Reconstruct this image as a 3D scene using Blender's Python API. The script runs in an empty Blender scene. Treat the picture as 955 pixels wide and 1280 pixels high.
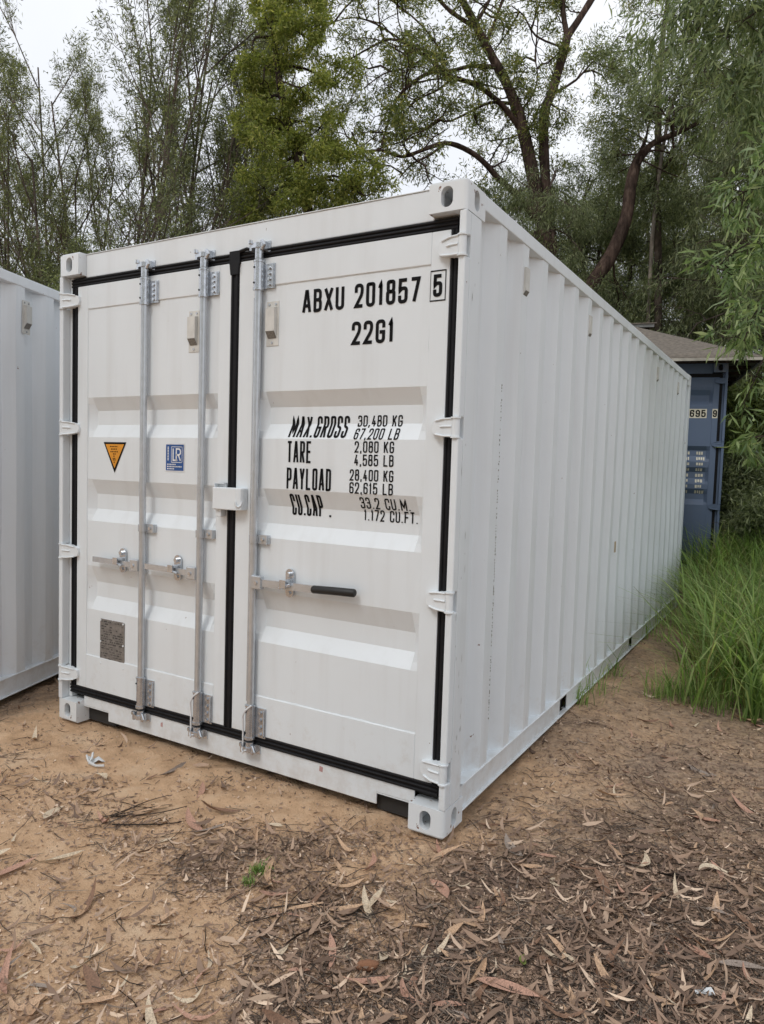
import bpy, bmesh, math, random
import numpy as np
from mathutils import Matrix, Vector
random.seed(7); rng = np.random.default_rng(11)
R_ = math.radians
sc = bpy.context.scene
COL = sc.collection

# ------------------------------------------------------------------ camera
CAMP = np.array([1.1705, -2.5481, 1.4844])
CAMR = np.array([[0.8601165, -0.0581157, 0.5067762], [0.5091651, 0.0377693, -0.8598398], [0.0308296, 0.9975951, 0.0620765]])
cam = bpy.data.objects.new('camera', bpy.data.cameras.new('camera')); COL.objects.link(cam)
cam.matrix_world = Matrix([list(CAMR[i]) + [CAMP[i]] for i in range(3)] + [[0, 0, 0, 1]])
cam.data.sensor_fit = 'VERTICAL'; cam.data.sensor_height = 36; cam.data.lens = 899.62 / 1280 * 36
cam.data.clip_start = .05; cam.data.clip_end = 2000
sc.camera = cam
def at(u, v, depth):                       # a point of the place, from where the photographer stood
    return CAMP + (CAMR @ np.array([(u - 477.5) / 899.62, -(v - 640) / 899.62, -1.])) * depth

# ------------------------------------------------------------------ sky, sun, exposure
SUN_AZ, SUN_EL = R_(185), R_(50)           # azimuth from +Y, clockwise
world = bpy.data.worlds.new('World'); sc.world = world; world.use_nodes = True
nt = world.node_tree; nt.nodes.clear()
wo = nt.nodes.new('ShaderNodeOutputWorld'); bg = nt.nodes.new('ShaderNodeBackground'); bg.inputs['Strength'].default_value = .1
sky = nt.nodes.new('ShaderNodeTexSky'); sky.sky_type = 'NISHITA'; sky.sun_disc = False
sky.sun_elevation = SUN_EL; sky.sun_rotation = SUN_AZ; sky.dust_density = 3
tc = nt.nodes.new('ShaderNodeTexCoord'); nz = nt.nodes.new('ShaderNodeTexNoise'); nz.inputs['Scale'].default_value = 2.2; nz.inputs['Detail'].default_value = 6
cr = nt.nodes.new('ShaderNodeValToRGB')
cr.color_ramp.elements[0].position = .3; cr.color_ramp.elements[0].color = (8.8, 9.15, 9.9, 1)
cr.color_ramp.elements[1].position = .7; cr.color_ramp.elements[1].color = (10.7, 10.9, 11.3, 1)
mx = nt.nodes.new('ShaderNodeMix'); mx.data_type = 'RGBA'; mx.inputs[0].default_value = .9
nt.links.new(tc.outputs['Generated'], nz.inputs['Vector']); nt.links.new(nz.outputs['Fac'], cr.inputs['Fac'])
nt.links.new(sky.outputs[0], mx.inputs[6]); nt.links.new(cr.outputs[0], mx.inputs[7])
nt.links.new(mx.outputs[2], bg.inputs['Color']); nt.links.new(bg.outputs[0], wo.inputs['Surface'])
sun = bpy.data.objects.new('sun', bpy.data.lights.new('sun', 'SUN')); COL.objects.link(sun)
sun.data.energy = 1.0; sun.data.angle = R_(17); sun.data.color = (1, .985, .96)
sd = Vector((math.sin(SUN_AZ) * math.cos(SUN_EL), math.cos(SUN_AZ) * math.cos(SUN_EL), math.sin(SUN_EL)))
sun.rotation_euler = sd.to_track_quat('Z', 'Y').to_euler(); sun.location = (0, 0, 30)
sc.view_settings.view_transform = 'Standard'; sc.view_settings.look = 'None'
sc.view_settings.exposure = 0.05; sc.view_settings.gamma = 1; sc.view_settings.use_curve_mapping = False

# ------------------------------------------------------------------ materials
def newmat(name):
    m = bpy.data.materials.new(name); m.use_nodes = True
    n = m.node_tree; b = n.nodes['Principled BSDF']; return m, n, b
def node(n, t, **kw):
    x = n.nodes.new(t)
    for k, v in kw.items():
        if k in x.inputs: x.inputs[k].default_value = v
        else: setattr(x, k, v)
    return x
def ramp(n, stops):
    r = n.nodes.new('ShaderNodeValToRGB'); e = r.color_ramp.elements
    while len(e) < len(stops): e.new(.5)
    for i, (p, c) in enumerate(stops): e[i].position = p; e[i].color = (*c, 1) if len(c) == 3 else c
    return r
def mixc(n, fac, a, b, mode='MIX'):
    m = n.nodes.new('ShaderNodeMix'); m.data_type = 'RGBA'; m.blend_type = mode
    for s, v in ((0, fac), (6, a), (7, b)):
        if hasattr(v, 'is_output'): n.links.new(v, m.inputs[s])
        else: m.inputs[s].default_value = v if s == 0 else (*v, 1)
    return m.outputs[2]
def obco(n, scale=(1, 1, 1)):
    t = n.nodes.new('ShaderNodeTexCoord'); mp = n.nodes.new('ShaderNodeMapping'); mp.inputs['Scale'].default_value = scale
    n.links.new(t.outputs['Object'], mp.inputs['Vector']); return mp.outputs[0]
def noise(n, vec, scale, detail=4, rough=.55):
    x = node(n, 'ShaderNodeTexNoise', Scale=scale, Detail=detail, Roughness=rough); n.links.new(vec, x.inputs['Vector']); return x.outputs['Fac']
def bump(n, b, h, strength, dist):
    bp = node(n, 'ShaderNodeBump', Strength=strength, Distance=dist); n.links.new(h, bp.inputs['Height']); n.links.new(bp.outputs[0], b.inputs['Normal'])

def paint(name, col, dirt, rust=(.16, .06, .025), rough=.42, dirt_amt=.5, rust_amt=.72, mud=.22):
    m, n, b = newmat(name)
    co = obco(n); streak = obco(n, (9, 9, .7))
    d1 = ramp(n, [(.42, (0, 0, 0)), (.78, (1, 1, 1))]); n.links.new(noise(n, co, 1.7, 6), d1.inputs[0])
    d2 = ramp(n, [(.5, (0, 0, 0)), (.75, (1, 1, 1))]); n.links.new(noise(n, streak, 1.3, 5), d2.inputs[0])
    c = mixc(n, d1.outputs[0], col, tuple(.93 * a + .07 * q for a, q in zip(col, dirt)))
    ms = node(n, 'ShaderNodeMath', operation='MULTIPLY'); n.links.new(d2.outputs[0], ms.inputs[0]); ms.inputs[1].default_value = dirt_amt * .35
    c = mixc(n, ms.outputs[0], c, dirt)
    sx = n.nodes.new('ShaderNodeSeparateXYZ'); n.links.new(co, sx.inputs[0])
    lz = node(n, 'ShaderNodeMapRange'); n.links.new(sx.outputs[2], lz.inputs[0]); lz.inputs[1].default_value = .55; lz.inputs[2].default_value = .0; lz.inputs[3].default_value = -.16; lz.inputs[4].default_value = .16
    la = node(n, 'ShaderNodeMath', operation='ADD'); n.links.new(noise(n, co, 14, 7, .7), la.inputs[0]); n.links.new(lz.outputs[0], la.inputs[1])
    lr = ramp(n, [(.53, (0, 0, 0)), (.74, (mud, mud, mud))]); n.links.new(la.outputs[0], lr.inputs[0]); c = mixc(n, lr.outputs[0], c, (.40, .31, .22))
    sp = ramp(n, [(rust_amt, (0, 0, 0)), (rust_amt + .02, (1, 1, 1))]); n.links.new(noise(n, co, 23, 5, .62), sp.inputs[0])
    c = mixc(n, sp.outputs[0], c, rust)
    n.links.new(c, b.inputs['Base Color']); b.inputs['Roughness'].default_value = rough
    rr = ramp(n, [(.3, (rough - .08,) * 3), (.7, (rough + .12,) * 3)]); n.links.new(noise(n, co, 6, 4), rr.inputs[0]); n.links.new(rr.outputs[0], b.inputs['Roughness'])
    hb = n.nodes.new('ShaderNodeMath'); hb.operation = 'ADD'
    n.links.new(noise(n, co, 3.1, 3), hb.inputs[0]); mm = node(n, 'ShaderNodeMath', operation='MULTIPLY'); mm.inputs[1].default_value = .05
    n.links.new(noise(n, co, 320, 2), mm.inputs[0]); n.links.new(mm.outputs[0], hb.inputs[1])
    bump(n, b, hb.outputs[0], .35, .012)
    return m
def simple(name, col, rough=.5, metal=0, nscale=0, namt=.2, bmp=0, ncol=None):
    m, n, b = newmat(name); b.inputs['Roughness'].default_value = rough; b.inputs['Metallic'].default_value = metal
    co = obco(n); f = noise(n, co, nscale or 12, 5)
    c2 = ncol or tuple(x * (1 - namt) for x in col)
    r = ramp(n, [(.35, (0, 0, 0)), (.65, (1, 1, 1))]); n.links.new(f, r.inputs[0])
    n.links.new(mixc(n, r.outputs[0], col, c2), b.inputs['Base Color'])
    if bmp: bump(n, b, f, .6, bmp)
    return m
M = {}
M['white'] = paint('white_paint', (.735, .775, .80), (.46, .45, .43))
M['cast'] = paint('casting_paint', (.73, .765, .785), (.44, .41, .38), rust_amt=.655, dirt_amt=.7, mud=.0)
M['white2'] = paint('cool_white_paint', (.79, .82, .845), (.44, .44, .44))
M['blue'] = paint('blue_paint', (.095, .135, .21), (.13, .14, .15), rough=.55, rust_amt=.7)
M['rubber'] = simple('black_rubber', (.010, .010, .012), .6, 0, 30, .3); M['rubber'].node_tree.nodes['Principled BSDF'].inputs['Specular IOR Level'].default_value = .25
M['galv'] = simple('galvanised_steel', (.58, .61, .64), .27, .62, 25, .12)
M['galv2'] = simple('zinc_plated_steel', (.62, .65, .69), .2, .75, 40, .2)
M['dark'] = simple('underside_and_shade_dark', (.03, .028, .026), .8)  # near black; also serves as painted shade behind the sill
M['ply'] = simple('plywood_floor', (.10, .07, .045), .8, 0, 5, .4)
M['black'] = simple('black_vinyl', (.010, .010, .011), .75); M['black'].node_tree.nodes['Principled BSDF'].inputs['Specular IOR Level'].default_value = .12
M['grip'] = simple('black_grip', (.012, .012, .012), .55)
M['vent'] = simple('vent_plastic', (.66, .65, .61), .5)
M['louvre'] = simple('louvre_grey', (.28, .27, .25), .6, 0, 200, .5)
M['orange'] = simple('orange_vinyl', (.80, .33, .02), .45)
M['bluev'] = simple('blue_vinyl', (.015, .085, .30), .4)
M['whitev'] = simple('white_vinyl', (.8, .81, .82), .4)
M['plate'] = simple('stamped_plate', (.30, .28, .26), .45, .5, 50, .3)
M['platedark'] = simple('plate_print', (.07, .065, .06), .5)
M['weld'] = simple('weld_spots', (.25, .23, .2), .7)
M['scuff'] = simple('scuff_mark', (.40, .39, .37), .7)
M['pinkmark'] = simple('pink_mark', (.55, .33, .32), .6)
M['tape'] = simple('tan_patch', (.50, .40, .28), .6)
M['cream'] = simple('cream_sticker', (.72, .68, .54), .5, 0, 20, .25)
M['fibro'] = simple('weathered_roof_sheet', (.19, .16, .13), .9, 0, 26, .5, .004, (.115, .10, .082))
M['fascia'] = simple('fascia_timber', (.42, .39, .33), .8, 0, 7, .35)
M['zinc'] = simple('grey_metal_edge', (.36, .38, .38), .5, .2, 7, .3)
def barkmat(name, c0, c1, c2):
    m, n, b = newmat(name); co = obco(n, (1, 1, .22)); co2 = obco(n)
    f = noise(n, co, 16, 7, .7); r = ramp(n, [(.3, c0), (.52, c1), (.75, c2)]); n.links.new(f, r.inputs[0])
    g = ramp(n, [(.4, (.55, .55, .55)), (.65, (1.15, 1.12, 1.1))]); n.links.new(noise(n, co2, 2.3, 4), g.inputs[0])
    n.links.new(mixc(n, 1, r.outputs[0], g.outputs[0], 'MULTIPLY'), b.inputs['Base Color']); b.inputs['Roughness'].default_value = .95; b.inputs['Specular IOR Level'].default_value = .1
    bump(n, b, f, 1, .05); return m
M['bark'] = barkmat('gum_bark', (.03, .021, .018), (.088, .06, .048), (.19, .14, .112))
M['bark2'] = barkmat('grey_bark', (.05, .04, .034), (.14, .112, .092), (.26, .215, .18))
M['barkd'] = barkmat('dark_twig_bark', (.03, .022, .018), (.065, .048, .04), (.12, .095, .08))
M['barkp'] = barkmat('pale_dead_wood', (.12, .10, .08), (.26, .23, .19), (.38, .34, .29))

def leafmat(name, c0, c1, c2, trans=.35, rough=.5):
    m, n, b = newmat(name)
    a = node(n, 'ShaderNodeAttribute', attribute_name='tint')
    r = ramp(n, [(0, c0), (.55, c1), (1, c2)]); n.links.new(a.outputs['Fac'], r.inputs[0])
    n.links.new(r.outputs[0], b.inputs['Base Color']); b.inputs['Roughness'].default_value = rough; b.inputs['Specular IOR Level'].default_value = .35
    if trans:
        t = n.nodes.new('ShaderNodeBsdfTranslucent'); g = mixc(n, 1, r.outputs[0], (1.25, 1.3, .8), 'MULTIPLY'); n.links.new(g, t.inputs['Color'])
        ms = n.nodes.new('ShaderNodeMixShader'); ms.inputs[0].default_value = trans
        n.links.new(b.outputs[0], ms.inputs[1]); n.links.new(t.outputs[0], ms.inputs[2]); n.links.new(ms.outputs[0], n.nodes['Material Output'].inputs['Surface'])
    return m
M['l_slender'] = leafmat('slender_leaves', (.06, .07, .038), (.145, .165, .08), (.31, .33, .17), .5)
M['l_olive'] = leafmat('olive_leaves', (.12, .15, .035), (.27, .31, .075), (.48, .46, .15), .5)
M['l_gum'] = leafmat('gum_leaves', (.075, .10, .035), (.17, .20, .068), (.40, .37, .12), .5)
M['l_weep'] = leafmat('weeping_leaves', (.08, .10, .052), (.20, .235, .125), (.40, .43, .25), .5)
M['l_dark'] = leafmat('undergrowth_leaves', (.07, .095, .035), (.17, .215, .07), (.32, .37, .13), .45)
M['l_bright'] = leafmat('sapling_leaves', (.10, .155, .06), (.22, .30, .12), (.44, .50, .26), .4, .32)
M['l_over'] = leafmat('overhanging_leaves', (.07, .10, .05), (.17, .22, .10), (.34, .39, .21), .45, .35)
M['l_grass'] = leafmat('grass_blades', (.095, .165, .045), (.27, .40, .125), (.50, .56, .26), .5)
M['l_drygrass'] = leafmat('dry_grass_blades', (.10, .12, .03), (.2, .2, .07), (.36, .30, .15), .3)
M['litter'] = leafmat('dry_litter', (.085, .055, .042), (.37, .25, .175), (.80, .62, .46), 0, .85)
M['twig'] = leafmat('dry_twigs', (.03, .024, .02), (.10, .075, .058), (.24, .19, .15), 0, .85)
for k, c in dict(tan=(.64, .42, .26), pink=(.56, .32, .225), pale=(.74, .60, .43), brown=(.27, .15, .09), grey=(.36, .29, .24), green=(.22, .27, .05)).items():
    M['leaf_' + k] = simple('dry_leaf_' + k, c, .65, 0, 35, .45)
M['stone'] = simple('red_brown_stone', (.36, .17, .09), .9, 0, 25, .4, .006)
M['plastic'] = simple('white_plastic', (.72, .74, .74), .35)

# ------------------------------------------------------------------ mesh helpers
class MB:
    def __init__(s): s.v = []; s.f = []
    def add(s, vs, fs):
        o = len(s.v); s.v += [tuple(map(float, p)) for p in vs]; s.f += [tuple(i + o for i in f) for f in fs]; return s
    def box(s, x0, x1, y0, y1, z0, z1):
        return s.add([(x0, y0, z0), (x1, y0, z0), (x1, y1, z0), (x0, y1, z0), (x0, y0, z1), (x1, y0, z1), (x1, y1, z1), (x0, y1, z1)],
                     [(0, 3, 2, 1), (4, 5, 6, 7), (0, 1, 5, 4), (1, 2, 6, 5), (2, 3, 7, 6), (3, 0, 4, 7)])
    def prism(s, poly, axis, a, b):        # poly in the two other axes (in xyz order)
        n = len(poly); vs = []
        for c in (a, b):
            for p in poly:
                q = list(p); q.insert(axis, c); vs.append(q)
        fs = [tuple(range(n))[::-1], tuple(range(n, 2 * n))] + [(i, (i + 1) % n, n + (i + 1) % n, n + i) for i in range(n)]
        return s.add(vs, fs)
    def tube(s, pts, rad, n=8, cap=True):
        pts = [Vector(p) for p in pts]; m = len(pts)
        if not hasattr(rad, '__len__'): rad = [rad] * m
        d0 = (pts[1] - pts[0]).normalized(); up = Vector((0, 0, 1)) if abs(d0.z) < .9 else Vector((1, 0, 0))
        a = d0.cross(up).normalized(); vs = []
        for i in range(m):
            d = (pts[min(i + 1, m - 1)] - pts[max(i - 1, 0)]).normalized()
            a = (a - d * a.dot(d)).normalized(); b = d.cross(a)
            for k in range(n):
                t = 2 * math.pi * k / n; vs.append(pts[i] + (a * math.cos(t) + b * math.sin(t)) * rad[i])
        fs = [(i * n + k, i * n + (k + 1) % n, (i + 1) * n + (k + 1) % n, (i + 1) * n + k) for i in range(m - 1) for k in range(n)]
        if cap: fs += [tuple(range(n))[::-1], tuple(range((m - 1) * n, m * n))]
        return s.add(vs, fs)
    def cyl(s, p, q, r, n=12): return s.tube([p, q], r, n)
    def grid(s, P):                        # P: rows of points
        r, c = len(P), len(P[0])
        return s.add([p for row in P for p in row], [(i * c + j, i * c + j + 1, (i + 1) * c + j + 1, (i + 1) * c + j) for i in range(r - 1) for j in range(c - 1)])
    def mesh(s, name, mat, smooth=None):
        me = bpy.data.meshes.new(name); me.from_pydata(s.v, [], s.f); me.materials.append(mat)
        if smooth is not None:
            me.shade_smooth(); me.set_sharp_from_angle(angle=R_(smooth))
        me.update(); return me
    def build(s, name, mat, parent=None, smooth=None, bevel=0, label=None):
        o = bpy.data.objects.new(name, s.mesh(name, mat, smooth)); COL.objects.link(o); o.parent = parent
        if bevel:
            b = o.modifiers.new('bevel', 'BEVEL'); b.width = bevel; b.segments = 2; b.limit_method = 'ANGLE'; b.angle_limit = R_(40)
        if label: o['label'] = label
        return o
def tag(o, label, cat, group=None, kind=None):
    if label: o['label'] = label
    if cat: o['category'] = cat
    if group: o['group'] = group
    if kind: o['kind'] = kind
    return o
def empty(name, loc=(0, 0, 0), rz=0):
    o = bpy.data.objects.new(name, None); COL.objects.link(o); o.location = loc; o.rotation_euler = (0, 0, rz); o.empty_display_size = .2; return o
def link(name, mesh, parent=None, loc=(0, 0, 0)):
    o = bpy.data.objects.new(name, mesh); COL.objects.link(o); o.parent = parent; o.location = loc; return o
def bigmesh(name, V, F, mat, attr=None, smooth=False):   # V (n,3), F (m,k)
    me = bpy.data.meshes.new(name); n, (m, k) = len(V), F.shape
    me.vertices.add(n); me.vertices.foreach_set('co', np.ascontiguousarray(V, np.float32).ravel())
    me.loops.add(m * k); me.loops.foreach_set('vertex_index', np.ascontiguousarray(F, np.int32).ravel())
    me.polygons.add(m); me.polygons.foreach_set('loop_start', np.arange(0, m * k, k, dtype=np.int32))
    me.update(calc_edges=True)
    if attr is not None:
        for an, av in attr.items():
            a = me.attributes.new(an, 'FLOAT', 'POINT'); a.data.foreach_set('value', np.ascontiguousarray(av, np.float32))
    me.materials.append(mat)
    if smooth: me.shade_smooth()
    me.validate(); return me

# value noise
_tab = rng.random((256, 256))
def vn(x, y, f):
    x = np.asarray(x, float) * f + 57.3; y = np.asarray(y, float) * f + 91.7
    i = np.floor(x).astype(int); j = np.floor(y).astype(int); u = x - i; v = y - j
    u = u * u * (3 - 2 * u); v = v * v * (3 - 2 * v); i &= 255; j &= 255; i1 = (i + 1) & 255; j1 = (j + 1) & 255
    return (_tab[i, j] * (1 - u) + _tab[i1, j] * u) * (1 - v) + (_tab[i, j1] * (1 - u) + _tab[i1, j1] * u) * v
def fbm(x, y, f, o=4):
    r = 0; a = .5; t = 0
    for k in range(o): r = r + a * vn(x, y, f * 2 ** k); t += a; a *= .5
    return r / t
def sstep(a, b, x): t = np.clip((np.asarray(x, float) - a) / (b - a), 0, 1); return t * t * (3 - 2 * t)

# ------------------------------------------------------------------ ground
def gz(x, y, fine=True):
    x = np.asarray(x, float); y = np.asarray(y, float)
    z = (fbm(x, y, .7, 3) - .5) * .09 * sstep(.1, 1.2, np.hypot(np.maximum(np.abs(x + 1.22) - 1.22, 0), np.maximum(np.abs(y - 3.03) - 3.03, 0)))
    z = z + .26 * sstep(5.6, 7.2, y + .35 * np.maximum(x, 0)) + .10 * sstep(.7, 2.2, x) * sstep(1.5, 4, y)
    z = z + .5 * sstep(9, 30, np.hypot(x, y))
    if fine: z = z + (fbm(x, y, 5, 4) - .5) * .035 + (vn(x, y, 38) - .5) * .011 + (vn(x, y, 21) - .5) * .012
    z = z + .045 * sstep(.4, 1.8, y) * np.exp(-(np.maximum(x, 0) / .35) ** 2) * (x > -.05) * sstep(6.3, 5.8, y)
    return z - .012
def mulch(x, y, soil=False):
    x = np.asarray(x, float); y = np.asarray(y, float)
    n = fbm(x, y, 1.6, 4); n2 = fbm(x + 9, y - 4, 4.5, 3)
    m = sstep(-1.05, .60, x + .28 * (y + .6) + (n - .5) * 1.9) * .92
    band = sstep(.30, .0, np.abs(y + .85 + .12 * x + (n - .5) * .5)) * sstep(-3.2, -.6, -np.abs(x + 1.5) - .5) * .62
    left = sstep(-2.4, -2.9, x + .35 * y) * .8
    patch = sstep(.5, .64, fbm(x - 3, y + 8, 1.1, 3)) * .16 * sstep(.4, .8, y)
    n2 = n2 - .9 * sstep(.0, -.45, x + .5 * (y + 1.1)) * sstep(-.7, -1.05, y)
    if soil: return np.clip(np.maximum(m, left) - patch + (n2 - .5) * .7 - .08, 0, 1)
    return np.clip(np.maximum(np.maximum(np.maximum(m, band), left), .42 * sstep(.42, .62, fbm(x + 5, y + 2, 1.9, 3))) - patch + (n2 - .5) * .9, 0, 1)
def axis(lo, hi, step, far):
    a = list(np.arange(lo, hi, step)); s = step; p = hi; up = []
    while p < far: up.append(p); s *= 1.22; p += s
    s = step; p = lo - step; dn = []
    while p > -far: dn.append(p); s *= 1.22; p -= s
    return np.array(dn[::-1] + a + up)
gx = axis(-3.4, 2.4, .022, 260); gy = axis(-2.0, 4.2, .022, 260)
GX, GY = np.meshgrid(gx, gy, indexing='ij')
GZ = gz(GX, GY); V = np.stack([GX, GY, GZ], -1).reshape(-1, 3)
na, nb = GX.shape; I = np.arange(na * nb).reshape(na, nb)
F = np.stack([I[:-1, :-1], I[1:, :-1], I[1:, 1:], I[:-1, 1:]], -1).reshape(-1, 4)
gm, n, b = newmat('sandy_soil')
a = node(n, 'ShaderNodeAttribute', attribute_name='mulch'); co = obco(n)
s1 = ramp(n, [(.28, (.50, .315, .185)), (.5, (.74, .49, .30)), (.75, (.85, .63, .43))]); n.links.new(noise(n, co, 5.5, 8, .68), s1.inputs[0])
s2 = ramp(n, [(.3, (.115, .08, .06)), (.5, (.34, .245, .178)), (.72, (.58, .43, .31))]); n.links.new(noise(n, co, 26, 8, .72), s2.inputs[0])
ad = node(n, 'ShaderNodeMath', operation='ADD'); n.links.new(a.outputs['Fac'], ad.inputs[0])
nn = node(n, 'ShaderNodeMath', operation='MULTIPLY_ADD'); n.links.new(noise(n, co, 34, 6, .7), nn.inputs[0]); nn.inputs[1].default_value = 1.3; nn.inputs[2].default_value = -.65
n.links.new(nn.outputs[0], ad.inputs[1])
rm = ramp(n, [(.25, (0, 0, 0)), (.95, (1, 1, 1))]); n.links.new(ad.outputs[0], rm.inputs[0])
c = mixc(n, rm.outputs[0], s1.outputs[0], s2.outputs[0])
gr = ramp(n, [(.6, (0, 0, 0)), (.72, (1, 1, 1))]); n.links.new(noise(n, co, 120, 4, .7), gr.inputs[0])
c = mixc(n, gr.outputs[0], c, mixc(n, 1, c, (.55, .5, .47), 'MULTIPLY'))
n.links.new(c, b.inputs['Base Color']); b.inputs['Roughness'].default_value = .95; b.inputs['Specular IOR Level'].default_value = .15
hb = node(n, 'ShaderNodeMath', operation='ADD'); n.links.new(noise(n, co, 45, 6, .7), hb.inputs[0]); n.links.new(noise(n, co, 190, 4, .7), hb.inputs[1])
bump(n, b, hb.outputs[0], .9, .013)
ground = link('ground', bigmesh('ground', V, F, gm, {'mulch': mulch(GX, GY, True).ravel()}, True)); ground['kind'] = 'structure'

# ------------------------------------------------------------------ lettering (stroked glyphs)
r_ = .32
G = {
 'A': [[(0,0),(.42,1),(.58,1),(1,0)], [(.16,.28),(.84,.28)]], 'X': [[(0,0),(1,1)], [(0,1),(1,0)]],
 'B': [[(0,0),(0,1),(.96,1,r_),(.96,.53,r_),(0,.53)], [(0,.53),(1,.53,r_),(1,0,r_),(0,0)]],
 'U': [[(0,1),(0,0,r_),(1,0,r_),(1,1)]], 'O': [[(.5,1),(1,1,r_),(1,0,r_),(0,0,r_),(0,1,r_),(.5,1)]],
 '0': [[(.5,1),(1,1,r_),(1,0,r_),(0,0,r_),(0,1,r_),(.5,1)]], 'D': [[(0,0),(0,1),(1,1,r_),(1,0,r_),(0,0)]],
 '1': [[(.15,.8),(.6,1),(.6,0)]], '2': [[(0,.7),(0,1,r_),(1,1,r_),(1,.58,.2),(0,0),(1,0)]],
 '3': [[(0,.76),(0,1,r_),(.96,1,r_),(.96,.53,r_),(.35,.53)], [(.35,.53),(1,.53,r_),(1,0,r_),(0,0,r_),(0,.25)]],
 '4': [[(.55,1),(0,.25),(1,.25)], [(.7,.52),(.7,0)]], '5': [[(.95,1),(.04,1),(.0,.5),(.3,.62,.1),(1,.62,r_),(1,0,r_),(0,0,r_),(0,.25)]],
 '6': [[(1,.76),(1,1,r_),(0,1,r_),(0,0,r_),(1,0,r_),(1,.56,r_),(0,.56)]], '7': [[(0,1),(1,1),(.35,0)]],
 '8': [[(.5,1),(.94,1,r_),(.94,.53,r_),(.06,.53,r_),(.06,1,r_),(.5,1)], [(.5,.53),(1,.53,r_),(1,0,r_),(0,0,r_),(0,.53,r_),(.5,.53)]],
 '9': [[(0,.24),(0,0,r_),(1,0,r_),(1,1,r_),(0,1,r_),(0,.44,r_),(1,.44)]],
 'G': [[(1,.72),(1,1,r_),(0,1,r_),(0,0,r_),(1,0,r_),(1,.47),(.5,.47)]], 'C': [[(1,.7),(1,1,r_),(0,1,r_),(0,0,r_),(1,0,r_),(1,.3)]],
 'M': [[(0,0),(0,1),(.5,.25),(1,1),(1,0)]], 'R': [[(0,0),(0,1),(1,1,r_),(1,.48,r_),(0,.48)], [(.5,.48),(1,0)]],
 'S': [[(1,.74),(1,1,r_),(0,1,r_),(0,.54,r_),(1,.46,r_),(1,0,r_),(0,0,r_),(0,.26)]], 'T': [[(0,1),(1,1)], [(.5,1),(.5,0)]],
 'E': [[(1,1),(0,1),(0,0),(1,0)], [(0,.52),(.85,.52)]], 'F': [[(1,1),(0,1),(0,0)], [(0,.5),(.85,.5)]], 'L': [[(0,1),(0,0),(1,0)]],
 'P': [[(0,0),(0,1),(1,1,r_),(1,.45,r_),(0,.45)]], 'Y': [[(0,1),(.5,.42),(1,1)], [(.5,.42),(.5,0)]],
 'K': [[(0,1),(0,0)], [(1,1),(0,.36)], [(.38,.6),(1,0)]], '.': [[(.5,-.01),(.5,.035)]], ',': [[(.5,.08),(.5,-.02),(.25,-.12)]],
}
GWID = {'M': 1.3, '1': .62, '.': .42, ',': .42, ' ': .62, 'X': 1.05, 'A': 1.08}
def rounded(path, w, h):
    P = [(p[0] * w, p[1] * h, (p[2] * h if len(p) > 2 else 0)) for p in path]; out = []
    for i, p in enumerate(P):
        if p[2] == 0 or i in (0, len(P) - 1): out.append(p[:2]); continue
        a, c = np.array(P[i - 1][:2]), np.array(P[i + 1][:2]); q = np.array(p[:2])
        la, lc = np.linalg.norm(a - q), np.linalg.norm(c - q); r = min(p[2], la * .5, lc * .5, w * .5)
        A = q + (a - q) / la * r; C = q + (c - q) / lc * r
        for k in range(6):
            t = k / 5; out.append(tuple((1 - t) ** 2 * A + 2 * t * (1 - t) * q + t * t * C))
    return out
def densify(pts, step):
    out = [np.array(pts[0])]
    for a, c in zip(pts[:-1], pts[1:]):
        a, c = np.array(a), np.array(c); L = np.linalg.norm(c - a)
        if L < 1e-7: continue
        k = max(1, int(math.ceil(L / step)))
        out += [a + (c - a) * (i + 1) / k for i in range(k)]
    return out
def lettering(mb, text, x0, x1, z0, z1, sw, yf, step=.012, word=None):
    """text spread over x0..x1, z0..z1, laid on the surface y = yf(x, z)"""
    h = z1 - z0; units = [GWID.get(ch, 1) for ch in text]; gap = .28
    tot = sum(units) + gap * (len(text) - 1); u = (x1 - x0) / tot; x = x0; wi = 0
    for ch, wd in zip(text, units):
        w = wd * u
        wi += ch == ' '
        for ip, path in enumerate(G.get(ch, []) if word is None or wi == word else []):
            pw, ph = max(w - sw, .001), h - sw
            pts = densify(rounded(path, pw, ph), step); m = len(pts); L, Rr = [], []
            for i in range(m):
                d0 = pts[i] - pts[i - 1] if i else pts[1] - pts[0]; d1 = pts[i + 1] - pts[i] if i < m - 1 else d0
                d0 = d0 / np.linalg.norm(d0); d1 = d1 / np.linalg.norm(d1); t = d0 + d1; lt = np.linalg.norm(t)
                t = t / lt if lt > 1e-6 else d0
                nrm = np.array([-t[1], t[0]]); k = min(1 / max(.35, np.dot(nrm, np.array([-d0[1], d0[0]]))), 2) * sw / 2
                e = -t * sw / 2 * .5 * (i == 0) + t * sw / 2 * .5 * (i == m - 1)
                L.append(pts[i] + nrm * k + e); Rr.append(pts[i] - nrm * k + e)
            rows = [[(x + sw / 2 + p[0], yf(x + sw / 2 + p[0], z0 + sw / 2 + p[1]) - .0004 * ip, z0 + sw / 2 + p[1]) for p in side] for side in (L, Rr)]
            mb.grid(rows)
        x += w + gap * u
    return mb

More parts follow.
